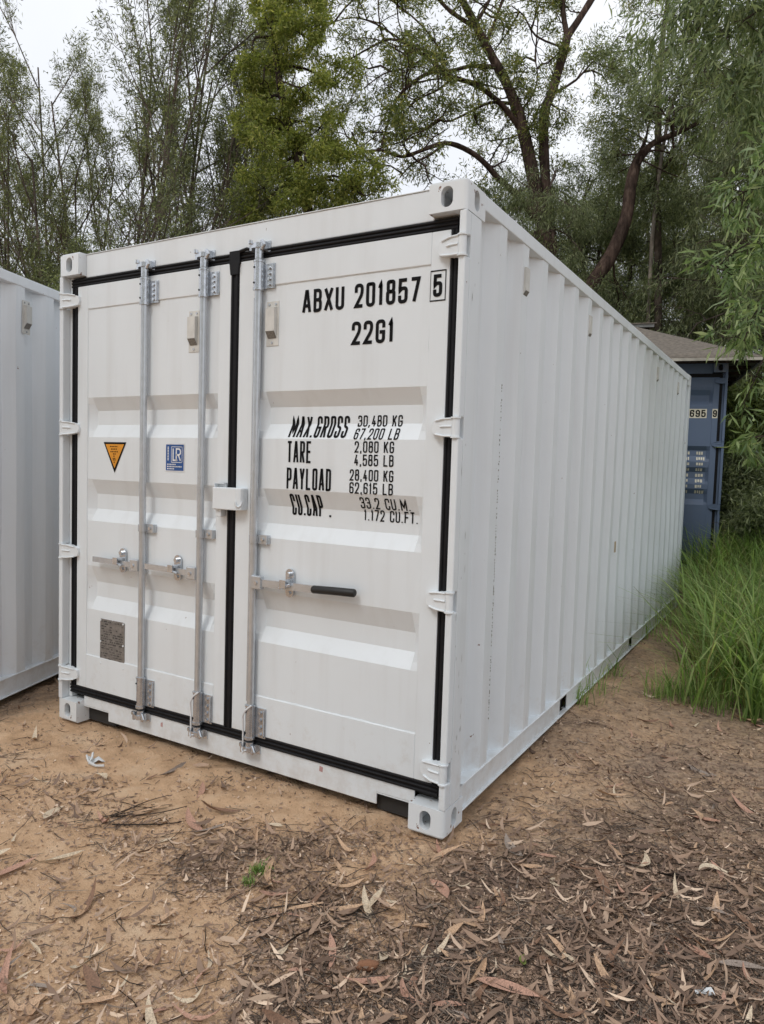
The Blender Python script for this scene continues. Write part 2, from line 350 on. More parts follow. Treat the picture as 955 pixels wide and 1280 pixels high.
# ------------------------------------------------------------------ container pieces
W, LEN, H = 2.438, 6.058, 2.591
def casting_mesh(mat):
    def bm_obj(name, fn):
        bm = bmesh.new(); fn(bm); me = bpy.data.meshes.new(name); bm.to_mesh(me); bm.free(); o = bpy.data.objects.new(name, me); COL.objects.link(o); return o
    def body(bm):
        pts = []                              # plan: outer corner at (0,0) rounded
        r = .02
        for k in range(6):
            t = math.pi / 2 * k / 5; pts.append((-r + r * math.sin(t), r - r * math.cos(t)))
        pts += [(0, .178), (-.162, .178), (-.162, 0)]
        vs = [bm.verts.new((x, y, 0)) for x, y in pts]; f = bm.faces.new(vs)
        g = bmesh.ops.extrude_face_region(bm, geom=[f]); bmesh.ops.translate(bm, verts=[e for e in g['geom'] if isinstance(e, bmesh.types.BMVert)], vec=(0, 0, .118))
        bmesh.ops.recalc_face_normals(bm, faces=bm.faces)
        ed = [e for e in bm.edges if all(abs(v.co.z) < 1e-5 for v in e.verts) and all(v.co.x > -.1 or v.co.y < .09 for v in e.verts)]
        bmesh.ops.bevel(bm, geom=ed, offset=.009, segments=3, affect='EDGES')
    def cut(bm, axis):
        a, hh = .0255, .0395                  # stadium hole
        pts = [(a * math.cos(t), (hh - a) * (1 if math.sin(t) >= 0 else -1) + a * math.sin(t)) for t in [2 * math.pi * (k + .5) / 20 for k in range(20)]]
        lo, hi = ((-.02, .035) if axis == 1 else (-.035, .02))
        vs0, vs1 = [], []
        for p, q in pts:
            for L, c in ((vs0, lo), (vs1, hi)):
                L.append(bm.verts.new((-.085 + p, c, .062 + q) if axis == 1 else (c, .095 + p, .062 + q)))
        m = len(pts); bm.faces.new(vs0[::-1]); bm.faces.new(vs1)
        for k in range(m): bm.faces.new((vs0[k], vs0[(k + 1) % m], vs1[(k + 1) % m], vs1[k]))
        bmesh.ops.recalc_face_normals(bm, faces=bm.faces)
    def cav(bm):
        bmesh.ops.create_cube(bm, size=1, matrix=Matrix.Translation((-.085, .095, .06)) @ Matrix.Diagonal((.116, .132, .082, 1)))
    A = bm_obj('c0', body); cs = [bm_obj('c1', lambda b: cut(b, 1)), bm_obj('c2', lambda b: cut(b, 0)), bm_obj('c3', cav)]
    for c_ in cs:
        md = A.modifiers.new('b', 'BOOLEAN'); md.object = c_; md.operation = 'DIFFERENCE'; md.solver = 'EXACT'
    me = bpy.data.meshes.new_from_object(A.evaluated_get(bpy.context.evaluated_depsgraph_get())); me.name = 'corner_casting'
    me.materials.clear(); me.materials.append(mat); me.shade_smooth(); me.set_sharp_from_angle(angle=R_(38))
    for o in [A] + cs: bpy.data.objects.remove(o)
    return me
CAST = casting_mesh(M['cast']); CASTB = CAST.copy(); CASTB.materials.clear(); CASTB.materials.append(M['blue']); CAST2 = CAST.copy(); CAST2.materials.clear(); CAST2.materials.append(M['white2'])

PITCH = .282
def corr_profile(a0, a1, phase):
    """list of (a, depth): depth 0 on a crest, .036 in a trough; crests end at phase + k * PITCH"""
    out = []; k0 = int(math.floor((a0 - phase) / PITCH)) - 1
    for k in range(k0, int((a1 - phase) / PITCH) + 3):
        e = phase + k * PITCH; out += [(e, 0), (e + .056, .046), (e + .134, .046), (e + .204, 0)]
    res = []; 
    def val(a):
        for (p, d), (q, g) in zip(out[:-1], out[1:]):
            if p <= a <= q: return d + (g - d) * (a - p) / (q - p)
    res = [(a0, val(a0))] + [(p, d) for p, d in out if a0 + 1e-4 < p < a1 - 1e-4] + [(a1, val(a1))]
    return res
def container_body(root, paint, castme, hinge_cut=None, side_top=2.522):
    for sx in (0, 1):
        for sy in (0, 1):
            for sz in (0, 1):
                o = link('corner_casting', castme, root, (-W * sx, LEN * sy, H * sz)); o.scale = (-1 if sx else 1, -1 if sy else 1, -1 if sz else 1)
    for sx in (0, 1):
        sg = -1 if sx else 1
        X = lambda x: -W - x if sx else x   # x in right-side terms (<= 0)
        def bx(mb, x0, x1, y0, y1, z0, z1): a, c_ = sorted((X(x0), X(x1))); mb.box(a, c_, y0, y1, z0, z1)
        # door end post: a body set back plus a front flange interrupted at the hinges
        mb = MB(); bx(mb, -.052, -.0005, .05, .15, .1185, H - .1185)
        zs = [.1185]
        for a, c_ in (hinge_cut or []): zs += [a, c_]
        zs += [H - .1185]
        for a, c_ in zip(zs[0::2], zs[1::2]): bx(mb, -.030, -.0005, .002, .05, a, c_)
        mb.build('corner_post', paint, root, bevel=.005)
        mb = MB(); bx(mb, -.06, -.002, LEN - .12, LEN - .003, .1185, H - .1185); mb.build('corner_post', paint, root, bevel=.004)
        # rails
        mb = MB(); bx(mb, -.06, -.002, .178, LEN - .178, side_top, 2.582); mb.build('top_rail', paint, root, bevel=.004)
        rail = MB(); bx(rail, -.075, -.001, .178, LEN - .178, .160, .168)
        pk = ((1.60, 1.74), (3.50, 3.63)) if LEN > 5 else (); ys = [.178] + [q for p_ in pk for q in p_] + [LEN - .178]
        for a, c_ in zip(ys[0::2], ys[1::2]): bx(rail, -.020, -.014, a, c_, .056, .160); bx(rail, -.045, -.0005, a, c_, .050, .056)
        for a, c_ in pk: bx(rail, -.02, -.014, a, c_, .146, .160); bx(rail, -.03, -.0005, a, c_, .050, .058)
        rail.build('bottom_rail', paint, root, bevel=.0015)
        # corrugated wall
        prof = corr_profile(.13, LEN - .10, .445); mb = MB()
        zz = np.linspace(.168, side_top, 22); zz = zz if sx == 0 else zz[::-1]; jit = [random.gauss(0, .0015) for _ in prof]
        mb.grid([[(X(-.007 - d - .005 * max(0., vn(y * 1.1 + root.location.x, z * 1.6, 1.) - .45) * 4 * min(1, (z - .168) * 4, (side_top - z) * 4)), y + j_, z) for (y, d), j_ in zip(prof, jit)] for z in zz]); mb.build('side_wall', paint, root, smooth=20)
    mb = MB(); prof = corr_profile(.06, W - .06, .3)
    mb.grid([[(-x, LEN - .01 - d, z) for x, d in prof] for z in (.12, 2.5)]); mb.build('rear_wall', paint, root, smooth=20)
    MB().box(-W + .162, -.162, LEN - .06, LEN - .004, 2.49, 2.585).build('rear_header', paint, root, bevel=.003)
    MB().box(-W + .162, -.162, LEN - .06, LEN - .004, .03, .15).build('rear_sill', paint, root, bevel=.003)
    mb = MB(); prof = corr_profile(.13, LEN - .08, .2)
    mb.grid([[(x, y, 2.574 - d * .5) for y, d in prof] for x in (-W + .05, -.05)]); mb.build('roof_sheet', paint, root, smooth=20)
    MB().box(-W + .03, -.03, .14, LEN - .03, .13, .158).build('floor', M['ply'], root)
    cm = MB().box(-W + .05, -.05, -.03, .03, .03, .128).mesh('cross_member', M['dark'])
    for k in range(int((LEN - .5) / .62)): link('cross_member', cm, root, (0, .5 + k * .62, 0))

HZ = [(2.30, 2.382), (1.607, 1.687), (.920, 1.002), (.224, .308)]
# recess bands: start, floor top, floor bottom, end
BANDS = [(1.815, 1.745, 1.668, 1.600), (1.370, 1.290, 1.207, 1.142), (.892, .800, .718, .650)]
DEP = .038; YP, YF = .047, .042               # panel and frame faces
def recess(z):
    for a, b_, c_, d in BANDS:
        if d < z < a:
            if z > b_: return (a - z) / (a - b_)
            if z < c_: return (z - d) / (c_ - d)
            return 1.
    return 0.
def panel_y(x, z, x0, x1, taper=.036):
    e = min(1., max(0., (x - x0) / taper), max(0., (x1 - x) / taper)); return YP + DEP * min(recess(z), e)
def door(root, name, x0, x1, px0, px1, hinge_side, paint, label=None):
    z0, z1 = .200, 2.418; pz0, pz1 = .39, 2.292
    fr = MB()
    fr.box(x0, px0, YF, YF + .05, z0, z1); fr.box(px1, x1, YF, YF + .05, z0, z1)
    fr.box(px0, px1, YF, YF + .05, z0, pz0); fr.box(px0, px1, YF, YF + .05, pz1, z1)
    d = fr.build(name, paint, root, bevel=.003, label=label)
    xs = sorted({px0, px0 + .036, px1 - .036, px1} | {px0 + (px1 - px0) * k / 8 for k in range(1, 8)})
    zs = sorted({pz0, pz1} | {q for B in BANDS for q in B} | {(B[0] + B[1]) / 2 for B in BANDS} | {(B[2] + B[3]) / 2 for B in BANDS})
    xs = [x for x in xs if not (px0 < x < px0 + .03 or px1 - .03 < x < px1)]
    p = MB().grid([[(x, panel_y(x, z, px0, px1), z) for x in xs] for z in zs]).build('panel', paint, d, smooth=15)
    MB().box(x0 + .01, x1 - .01, .095, .10, z0 + .01, z1 - .01).build('lining', M['dark'], d)
    rl = MB()                                   # weld lines along the panel's edges
    wob = lambda t: .0015 * math.sin(t * 37) + .001 * math.sin(t * 91)
    for z in (pz0, pz1): rl.tube([(px0 + (px1 - px0) * k / 24, YP - .001, z + wob(k)) for k in range(25)], .0019, 5)
    for x in (px0, px1): rl.tube([(x + wob(k), YP - .001, pz0 + (pz1 - pz0) * k / 24) for k in range(25)], .0022, 5)
    rl.build('weld_bead', paint, d, smooth=60)
    s = 1 if hinge_side > 0 else -1
    xe = 0. if s > 0 else -W                     # outer face of post
    def X(t): return xe - s * t                  # t measured inward from the container's side
    for k, (a, b_) in enumerate(HZ):
        h = MB(); m = (a + b_) / 2; q = (b_ - a) / 2 - .004
        out = [(.030, q), (.060, q * .98), (.105, q * .80), (.126, q * .62), (.133, 0), (.126, -q * .62), (.105, -q * .80), (.060, -q * .98), (.030, -q)]
        pf = [(X(t), m + z) for t, z in out]; n_ = len(out)
        yfr = [.0, .004, .018, .026, .03, .026, .018, .004, .0]
        vs = [(x, y, z) for (x, z), y in zip(pf, yfr)] + [(x, .046, z) for x, z in pf]
        fs = [tuple(range(n_))] + [tuple(range(n_, 2 * n_))[::-1]] + [(i, n_ + i, n_ + (i + 1) % n_, (i + 1) % n_) for i in range(n_)]
        if s < 0: fs = [f[::-1] for f in fs]
        h.add(vs, [f[::-1] for f in fs])
        for zz in (q * .95, -q * .95, q * .1): h.tube([(X(.032), -.001, m + zz), (X(.07), .004, m + zz * .97), (X(.11 if abs(zz) > q * .5 else .085), .018 if abs(zz) > q * .5 else .0105, m + zz * .78)], .004, 6)
        h.cyl((X(.018), .012, a + .002), (X(.018), .012, b_ - .002), .0165, 14)
        ho = h.build('hinge', M['white'] if paint is not M['blue'] else paint, d, smooth=40)
        for zz in (a - .001, b_ - .005): MB().cyl((X(.018), .012, zz), (X(.018), .012, zz + .006), .021, 14).build('hinge_lug', M['white'] if paint is not M['blue'] else paint, d, smooth=40)
    return d
def gaskets(root, gap=(-1.215, -1.168), ends=(-2.335, -.080)):
    """black rubber seal: one ridged strip round each door"""
    g = MB()
    def strip(x0, x1, z0, z1, y0=.040):
        g.box(x0, x1, y0 + .006, .09, z0, z1)
        if x1 - x0 > z1 - z0:
            for t in (.15, .5, .85): g.tube([(x0, y0 + .006, z0 + (z1 - z0) * t), (x1, y0 + .006, z0 + (z1 - z0) * t)], .0062, 8)
        else:
            for t in (.2, .8): g.tube([(x0 + (x1 - x0) * t, y0 + .006, z0), (x0 + (x1 - x0) * t, y0 + .006, z1)], .0062, 8)
    strip(-2.385, -.055, 2.416, 2.462); strip(-2.385, -.055, .150, .202)
    strip(-2.385, ends[0], .202, 2.416); strip(ends[1], -.052, .202, 2.416); strip(gap[0], gap[1], .202, 2.416, .034)
    # folded corner pieces where the centre strip meets the header
    g.box(gap[0] - .006, gap[1] + .010, .031, .05, 2.408, 2.468); g.prism([(gap[0] - .004, 2.408), (gap[0] + .002, 2.36), (gap[1], 2.36), (gap[1] + .006, 2.408)], 1, .030, .05)
    g.tube([(gap[1] + .01, .034, 2.462), (gap[1] + .05, .036, 2.470), (gap[1] + .08, .044, 2.462)], .008, 6)
    return g.build('door_seal', M['rubber'], root, smooth=50)
def head_sill(root, paint):
    MB().box(-W + .1625, -.1625, .050, .13, 2.463, 2.585).build('door_header', paint, root, bevel=.004)
    MB().box(-W + .1625, -.1625, .046, .14, 2.585, 2.589).build('header_lip', paint, root, bevel=.001)
    MB().box(-W + .05, -.05, .092, .13, 2.40, 2.463).build('header_soffit', M['dark'], root)
    poly = [(-2.07, .040), (-.345, .040), (-.345, .094), (-.1625, .094), (-.1625, .149), (-W + .1625, .149), (-W + .1625, .094), (-2.07, .094)]
    MB().prism(poly, 1, .050, .058).build('door_sill', paint, root, bevel=.003)
    for a_, c_ in ((-W + .1625, -2.07), (-.345, -.1625)): MB().box(a_, c_, .0505, .11, .088, .0935).build('sill_edge', paint, root)
    for a_, c_ in ((-W + .163, -2.05), (-.36, -.163)): MB().box(a_, c_, .085, .20, .004, .087).build('pocket', M['dark'], root)  # dark blocks stand in for the shade inside the sill pockets
    MB().box(-W + .1, -.1, .22, .26, .012, .149).build('under_shade_board', M['dark'], root)  # dark board put in as the black shade beneath the sill
    MB().box(-W + .05, -.05, .09, .14, .12, .149).build('sill_beam', M['dark'], root)

# ------------------------------------------------------------------ the white container
C1 = empty('shipping_container')
tag(C1, 'white steel shipping container with closed doors and black serial lettering, nearest in the middle', 'shipping container', 'shipping containers')
container_body(C1, M['white'], CAST, sorted(HZ))
head_sill(C1, M['white']); gaskets(C1)
PL, PR = (-2.250, -1.290), (-1.035, -.165)
dl = door(C1, 'door', -2.333, -1.217, PL[0], PL[1], -1, M['white'], 'left door leaf with orange triangle and blue square stickers')
dr = door(C1, 'door', -1.166, -.082, PR[0], PR[1], 1, M['white'], 'right door leaf with black serial and weight lettering')
yR = lambda x, z: (panel_y(x, z, *PR) if PR[0] < x < PR[1] else YF) - .0016
for wi in (0, 1): lettering(t := MB(), 'ABXU 201857', -.800, -.212, 2.152, 2.253, .0150, yR, word=wi); t.build('serial_lettering', M['black'], dr)
t = MB(); lettering(t, '5', -.152, -.112, 2.163, 2.251, .0145, yR)
for q in ((-.168, -.164, 2.146, 2.267), (-.100, -.096, 2.146, 2.267)): t.grid([[(x, yR(x, z), z) for x in q[:2]] for z in q[2:]])
for q in ((-.1638, -.1002, 2.146, 2.151), (-.1638, -.1002, 2.262, 2.267)): t.grid([[(x, yR(-.13, z), z) for x in q[:2]] for z in q[2:]])
t.build('check_digit_lettering', M['black'], dr)
t = MB(); lettering(t, '22G1', -.535, -.328, 1.998, 2.096, .0150, yR); t.build('size_code_lettering', M['black'], dr)
for wds, xa, xb, zt in (('MAX.GROSS', -.868, -.556, 1.703), ('TARE', -.866, -.732, 1.590), ('PAYLOAD', -.866, -.622, 1.470), ('CU.CAP .', -.858, -.642, 1.352)):
    t = MB(); lettering(t, wds, xa, xb, zt - .098, zt, .0106, yR); t.build('weight_lettering', M['black'], dr)
for wds, xa, xb, zt in (('30,480 KG', -.514, -.294, 1.704), ('67,200 LB', -.514, -.294, 1.648), ('2,080 KG', -.504, -.310, 1.592), ('4,585 LB', -.504, -.310, 1.536),
                        ('28,400 KG', -.525, -.309, 1.472), ('62,615 LB', -.525, -.309, 1.417), ('33.2 CU.M.', -.480, -.236, 1.354), ('1.172 CU.FT.', -.470, -.206, 1.302)):
    for wi in (0, 1): lettering(t := MB(), wds, xa, xb, zt - .049, zt, .0063, yR, .008, wi); t.build('figure_lettering', M['black'], dr)

# vents on the doors and on the wall
def vent(parent, x, z, y, axis=1, w=.070, h=.20):
    """hooded vent: back plate with bolts, hood, angled louvre. axis 1: on a door face, 0: on the right wall"""
    def T(a, o, c): return (x + a, y - o, c) if axis == 1 else (x + o, y + a, c)
    pl = MB()
    def bx(mb, a0, a1, o0, o1, z0, z1):
        p, q = T(a0, o0, z0), T(a1, o1, z1); mb.box(min(p[0], q[0]), max(p[0], q[0]), min(p[1], q[1]), max(p[1], q[1]), z0, z1)
    bx(pl, -w / 2, w / 2, 0, .003, z - h / 2, z + h / 2)
    v = pl.build('vent', M['vent'], parent, bevel=.001)
    hd = MB(); vs = []
    for a in (-w * .36, w * .36): vs += [T(a, .003, z + h * .36), T(a, .024, z + h * .34), T(a, .024, z - h * .18), T(a, .003, z - h * .34)]
    hd.add(vs, [(0, 1, 5, 4), (1, 2, 6, 5), (0, 3, 2, 1), (4, 5, 6, 7)]); hd.build('hood', M['vent'], v)
    lv = MB(); vs = []
    for a in (-w * .33, w * .33): vs += [T(a, .0245, z - h * .185), T(a, .0045, z - h * .335)]
    lv.add(vs, [(0, 1, 3, 2)]); lv.build('louvre', M['louvre'], v)
    bl = MB()
    for a, zz in ((-w * .27, h * .43), (w * .27, h * .43), (0, -h * .43)): bl.cyl(T(a, .003, z + zz), T(a, .007, z + zz), .0055, 8)
    bl.build('bolt', M['galv'], v, smooth=40)
vent(dl, -1.456, 2.118, YP); vent(dr, -.965, 2.120, YP)

# stickers and plate
yL = YP - .0018
tri = lambda m: [(-2.117 + m * 1.45, 1.574 - m), (-2.028, 1.410 + m * 2.3), (-1.938 - m * 1.45, 1.574 - m)]
sk = MB().add([(x, yL, z) for x, z in tri(0)], [(0, 1, 2)]).build('warning_sticker', M['black'], dl, label='orange and black triangular sticker')
t = MB()
MB().add([(x, yL - .0006, z) for x, z in tri(.011)], [(0, 1, 2)]).build('sticker_field', M['orange'], dl)
for zz, hw in ((1.548, .036), (1.534, .028), (1.520, .032), (1.508, .012), (1.496, .008), (1.484, .014), (1.476, .012), (1.464, .006)):
    for k in range(max(1, int(hw / .006))):
        a = -2.028 - hw + k * .0125; t.add([(a, yL - .0012, zz), (a + .008, yL - .0012, zz), (a + .008, yL - .0012, zz + .006), (a, yL - .0012, zz + .006)], [(0, 1, 2, 3)])
t.build('sticker_print', M['black'], dl)
def quad(mb, x0, x1, z0, z1, y): mb.add([(x0, y, z0), (x1, y, z0), (x1, y, z1), (x0, y, z1)], [(0, 1, 2, 3)])
t = MB(); quad(t, -1.645, -1.510, 1.430, 1.571, yL); t.build('approval_sticker', M['whitev'], dl)
t = MB(); quad(t, -1.640, -1.515, 1.435, 1.566, yL - .0006); t.build('sticker_field', M['bluev'], dl)
t = MB()
for (a, b_, c_, d) in ((-1.602, -1.524, 1.553, 1.556), (-1.602, -1.524, 1.475, 1.478), (-1.602, -1.599, 1.475, 1.556), (-1.527, -1.524, 1.475, 1.556)): quad(t, a, b_, c_, d, yL - .0012)
yy = lambda x, z: yL - .0013
lettering(t, 'L', -1.592, -1.556, 1.483, 1.548, .008, yy); lettering(t, 'R', -1.570, -1.533, 1.483, 1.548, .008, yy)
for k in range(9): quad(t, -1.628, -1.619, 1.486 + k * .008, 1.491 + k * .008, yL - .0012)
for r, (z_, n_) in enumerate(((1.463, 6), (1.452, 10), (1.441, 5))):
    for k in range(n_): quad(t, -1.630 + k * .0105, -1.6225 + k * .0105, z_, z_ + .006, yL - .0012)
t.build('sticker_print', M['whitev'], dl)
t = MB()
pp = [(-2.128, .352), (-1.945, .352), (-1.938, .358), (-1.938, .602), (-1.945, .608), (-2.030, .608), (-2.036, .602), (-2.042, .608), (-2.128, .608), (-2.134, .602), (-2.134, .358)]
t.prism(pp, 1, YP - .0035, YP - .0005); cp = t.build('data_plate', M['plate'], dl, label='small grey stamped data plate')
t = MB(); rr = random.Random(3)
for k in range(17):
    z_ = .592 - k * .0135; x = -2.122
    while x < -1.955:
        w = rr.uniform(.006, .03)
        if rr.random() < .72: quad(t, x, min(x + w, -1.95), z_, z_ + rr.choice((.004, .006, .008)), YP - .0042)
        x += w + .006
t.build('plate_print', M['platedark'], dl)
t = MB()
for x, z in ((-2.128, .600), (-1.945, .600), (-2.128, .482), (-1.945, .482), (-2.128, .360), (-1.945, .356)): t.cyl((x, YP - .008, z), (x, YP - .003, z), .005, 8)
t.build('rivet', M['white'], dl)

# locking rods
RY = .020
def rod(x, handle):
    r = MB().cyl((x, RY, .19), (x, RY, 2.44), .0172, 16).build('locking_rod', M['galv'], C1, smooth=40)
    if handle == 'R': MB().box(x - .031, x - .0185, RY + .004, RY + .018, .36, 2.24).build('rod_guard', M['galv'], r, bevel=.001)
    for z0, z1, cover in ((2.275, 2.398, 1), (.190, .345, 0)):
        br = MB(); ym = YF - .001
        br.cyl((x, RY, z0), (x, RY, z1), .0225, 16); br.cyl((x, RY, z0 - .006), (x, RY, z0 + .006), .0255, 16); br.cyl((x, RY, z1 - .004), (x, RY, z1 + .004), .0255, 16)
        br.box(x + .010, x + .080, ym - .005, ym, z0 + .004, z1 - .010)
        br.box(x + .070, x + .076, ym - .016, ym - .003, z0 + .010, z1 - .016)
        br.build('rod_bracket', M['galv2'], r, smooth=35)
        bl = MB()
        for k in range(4):
            zz = z0 + .02 + k * (z1 - z0 - .05) / 3; bl.cyl((x + .052, ym - .016, zz), (x + .052, ym - .004, zz), .0075, 6)
        bl.build('bolt', M['galv2'], r)
        hl = MB()
        for zz in (z0 + .026, z1 - .028): hl.cyl((x - .010, RY - .0235, zz), (x - .010, RY - .018, zz), .0045, 8)
        hl.build('grease_hole', M['black'], r)
    for zc, sg in ((2.445, 1), (.158, -1)):       # cam ends and keepers on header and sill
        cm = MB(); cm.cyl((x, RY, zc - .035), (x, RY, zc + .012), .0195, 14); z = zc + sg * .022
        cm.cyl((x, RY, z - .012), (x, RY, z + .012), .024, 14)
        cm.prism([(x - .034, RY - .016), (x + .004, RY - .026), (x + .020, RY - .018), (x + .012, RY + .014), (x - .022, RY + .010)], 2, z - .010, z + .010)
        cm.build('cam', M['galv2'], r, smooth=35)
        kp = MB(); kp.box(x - .045, x + .045, .043, .0495, z - .026, z + .026)
        kp.box(x + .018, x + .030, .004, .043, z - .018, z + .020); kp.box(x - .044, x - .032, .004, .043, z - .020, z + .018)
        kp.tube([(x + .024, .012, z - .016), (x + .040, .006, z - .002), (x + .024, .010, z + .020)], .008, 8); kp.cyl((x - .038, .004, z + .01), (x - .038, .004, z + .026), .010, 8)
        kp.build('cam_keeper', M['galv2'], r, smooth=35)
    cl = MB(); cl.cyl((x, RY, 1.115), (x, RY, 1.151), .0215, 16); cl.box(x + .012, x + .078, YF - .012, YF + .004, 1.112, 1.154); cl.box(x + .070, x + .076, YF - .022, YF - .010, 1.112, 1.154)
    cl.build('guide_clip', M['galv'], r, smooth=35)
    bl = MB(); bl.cyl((x + .046, YF - .02, 1.133), (x + .046, YF - .010, 1.133), .008, 6); bl.build('bolt', M['galv2'], r)
    # handle with hub and retainer
    s = 1 if handle == 'R' else -1; z = .935; hb = MB()
    hb.box(min(x + s * .008, x + s * .066), max(x + s * .008, x + s * .066), RY - .026, RY + .004, z - .030, z + .032); hb.build('handle_hub', M['galv'], r, bevel=.004)
    MB().cyl((x + s * .040, RY - .031, z), (x + s * .040, RY - .025, z), .009, 8).build('rivet', M['galv2'], r, smooth=40)
    e = .575 if s > 0 else .37; e0 = .36 if s > 0 else .37
    def bar(a0, a1, drop0, drop1, th, hh, mat, nm):
        b_ = MB(); P = []
        n_ = 10
        for k in range(n_ + 1):
            t_ = k / n_; a = a0 + (a1 - a0) * t_; zc = z + drop0 + (drop1 - drop0) * t_; yo = RY - .012 + .004 * math.sin(t_ * 3.1)
            P.append((a, zc, yo))
        rows = []
        for dz, dy in ((-hh, -th), (hh, -th), (hh, th), (-hh, th), (-hh, -th)): rows.append([(x + s * a, yo + dy, zc + dz) for a, zc, yo in P])
        b_.grid(rows if s > 0 else [r_[::-1] for r_ in rows])
        for k in (0, n_):
            a, zc, yo = P[k]; b_.add([(x + s * a, yo - th, zc - hh), (x + s * a, yo - th, zc + hh), (x + s * a, yo + th, zc + hh), (x + s * a, yo + th, zc - hh)], [(0, 1, 2, 3)])
        return b_.build(nm, mat, r)
    bar(.05, e0, 0, .004, .005, .0165 if s > 0 else .014, M['galv'], 'handle')
    if s > 0: MB().tube([(x + .352, RY - .012, z + .004), (x + .358, RY - .012, z + .004), (x + .46, RY - .009, z + .008), (x + e - .006, RY - .012, z + .012), (x + e, RY - .012, z + .012)], [.014, .0178, .0178, .0178, .013], 14).build('handle_grip', M['grip'], r, smooth=50)
    a = .205 if s > 0 else .165; rt = MB(); cx = x + s * a; zt = z + .012
    st = [(cx + .023 * math.cos(t_), zt + .042 * (1 if math.sin(t_) >= 0 else -1) + .023 * math.sin(t_)) for t_ in [2 * math.pi * (k + .5) / 18 for k in range(18)]]
    rt.prism(st, 1, RY + .012, RY + .021); rt.cyl((cx, RY - .004, zt + .040), (cx, RY + .014, zt + .040), .011, 10); rt.cyl((cx, RY + .004, zt - .045), (cx, RY + .014, zt - .045), .008, 10)
    rt.box(cx - .022, cx + .012, RY - .030, RY + .013, z + .016, z + .026); rt.box(cx - .022, cx + .012, RY - .034, RY - .026, z - .006, z + .030); rt.tube([(cx - s * .03, RY - .02, z - .010), (cx, RY - .026, z + .002), (cx + s * .03, RY - .02, z + .012)], .007, 8)
    rt.build('handle_retainer', M['galv2'], r, smooth=35)
    return r
R1, R2, R3 = rod(-1.779, 'L'), rod(-1.371, 'L'), rod(-1.031, 'R')
for r, x in ((R2, -1.371), (R3, -1.031)):
    MB().tube([(x + .02, RY - .018, .352), (x - .002, RY - .030, .330), (x - .026, RY - .022, .295), (x - .030, RY - .014, .24), (x - .029, RY - .014, .17), (x - .034, RY - .016, .13), (x - .022, RY - .022, .118), (x - .006, RY - .026, .135)], .0042, 6).build('seal_wire', M['whitev'], r, smooth=60)
# lock box over the gap
lb = MB(); yb0, yb1 = -.014, YF - .002
lb.prism([(-1.262, yb0), (-1.118, yb0), (-1.094, yb0 + .010), (-1.090, yb0 + .025), (-1.090, yb1), (-1.262, yb1)], 2, 1.262, 1.366)
lo = lb.build('lock_box', M['white'], C1, bevel=.004, label='small white lock box bridging the two doors')
t = MB(); t.box(-1.272, -1.268, yb0 + .02, yb1, 1.258, 1.386); t.box(-1.268, -1.218, .034, yb1, 1.258, 1.386); t.box(-1.272, -1.218, yb0 + .03, yb1, 1.382, 1.386); t.build('shroud', M['white'], lo, bevel=.001)
MB().box(-1.255, -1.222, .002, .036, 1.226, 1.2615).build('lock_tongue', M['white'], lo, bevel=.003)
MB().tube([(-1.114, yb0 - .004, 1.302), (-1.111, yb0 - .002, 1.284), (-1.102, yb0 + .003, 1.278), (-1.092, yb0 + .010, 1.286), (-1.0895, yb0 + .014, 1.303)], .0042, 8).build('loop', M['white'], lo, smooth=60)

# wall vents, weld drips, small marks
for k in (0, 4, 12, 16):
    vent(C1, -.022, 2.355, .70 + PITCH * k, 0, .07, .20)
t = MB(); rr = random.Random(5)
for yc, z0, z1, q in ((.513, .45, 2.2, 150), (.565, .3, 1.9, 120)):
    for k in range(q):
        z = rr.uniform(z0, z1) if rr.random() < .3 else z0 + (z1 - z0) * k / q; s = rr.uniform(.002, .0045); y = yc + rr.gauss(0, .002)
        t.cyl((-.0555, y, z), (-.0515, y, z), s, 5)
wd = t.build('weld_spots', M['weld'], C1); wd['kind'] = 'stuff'
t = MB(); rr = random.Random(9)
for k in range(26):
    y, z, s = rr.uniform(.03, .13), rr.uniform(.3, 2.3), rr.uniform(.006, .05)
    t.add([(.0008, y, z), (.0008, y + .002, z + s * .2), (.0008, y + .0015, z + s), (.0008, y - .001, z + s * .6)], [(0, 1, 2, 3)])
t.build('scuff_marks', M['scuff'], C1)['kind'] = 'stuff'
t = MB(); t.add([(-.647, .0492, .112), (-.628, .0492, .110), (-.626, .0492, .133), (-.645, .0492, .137)], [(0, 1, 2, 3)]); t.add([(-1.66, .0492, .10), (-1.645, .0492, .10), (-1.645, .0492, .125), (-1.66, .0492, .12)], [(0, 1, 2, 3)]); t.build('pink_smudge', M['pinkmark'], C1)
t = MB(); t.add([(-.006, 2.76, .92), (-.006, 2.82, .92), (-.006, 2.82, 1.0), (-.006, 2.76, 1.0)], [(0, 1, 2, 3)]); t.build('tape_patch', M['tape'], C1)

# ------------------------------------------------------------------ the white container on the left
C2 = empty('shipping_container', (-2.712, -.525, -.02), R_(21))
tag(C2, 'plain cool white corrugated shipping container, only its side visible at the left edge', 'shipping container', 'shipping containers')
container_body(C2, M['white2'], CAST2)
vent(C2, -.006, 2.345, .735, 0)
mb = MB(); prof = corr_profile(.06, W - .06, .3); mb.grid([[(-x, .02 + d, z) for x, d in prof] for z in (.12, 2.5)]); mb.build('end_wall', M['white2'], C2, smooth=20)
head_sill(C2, M['white2'])

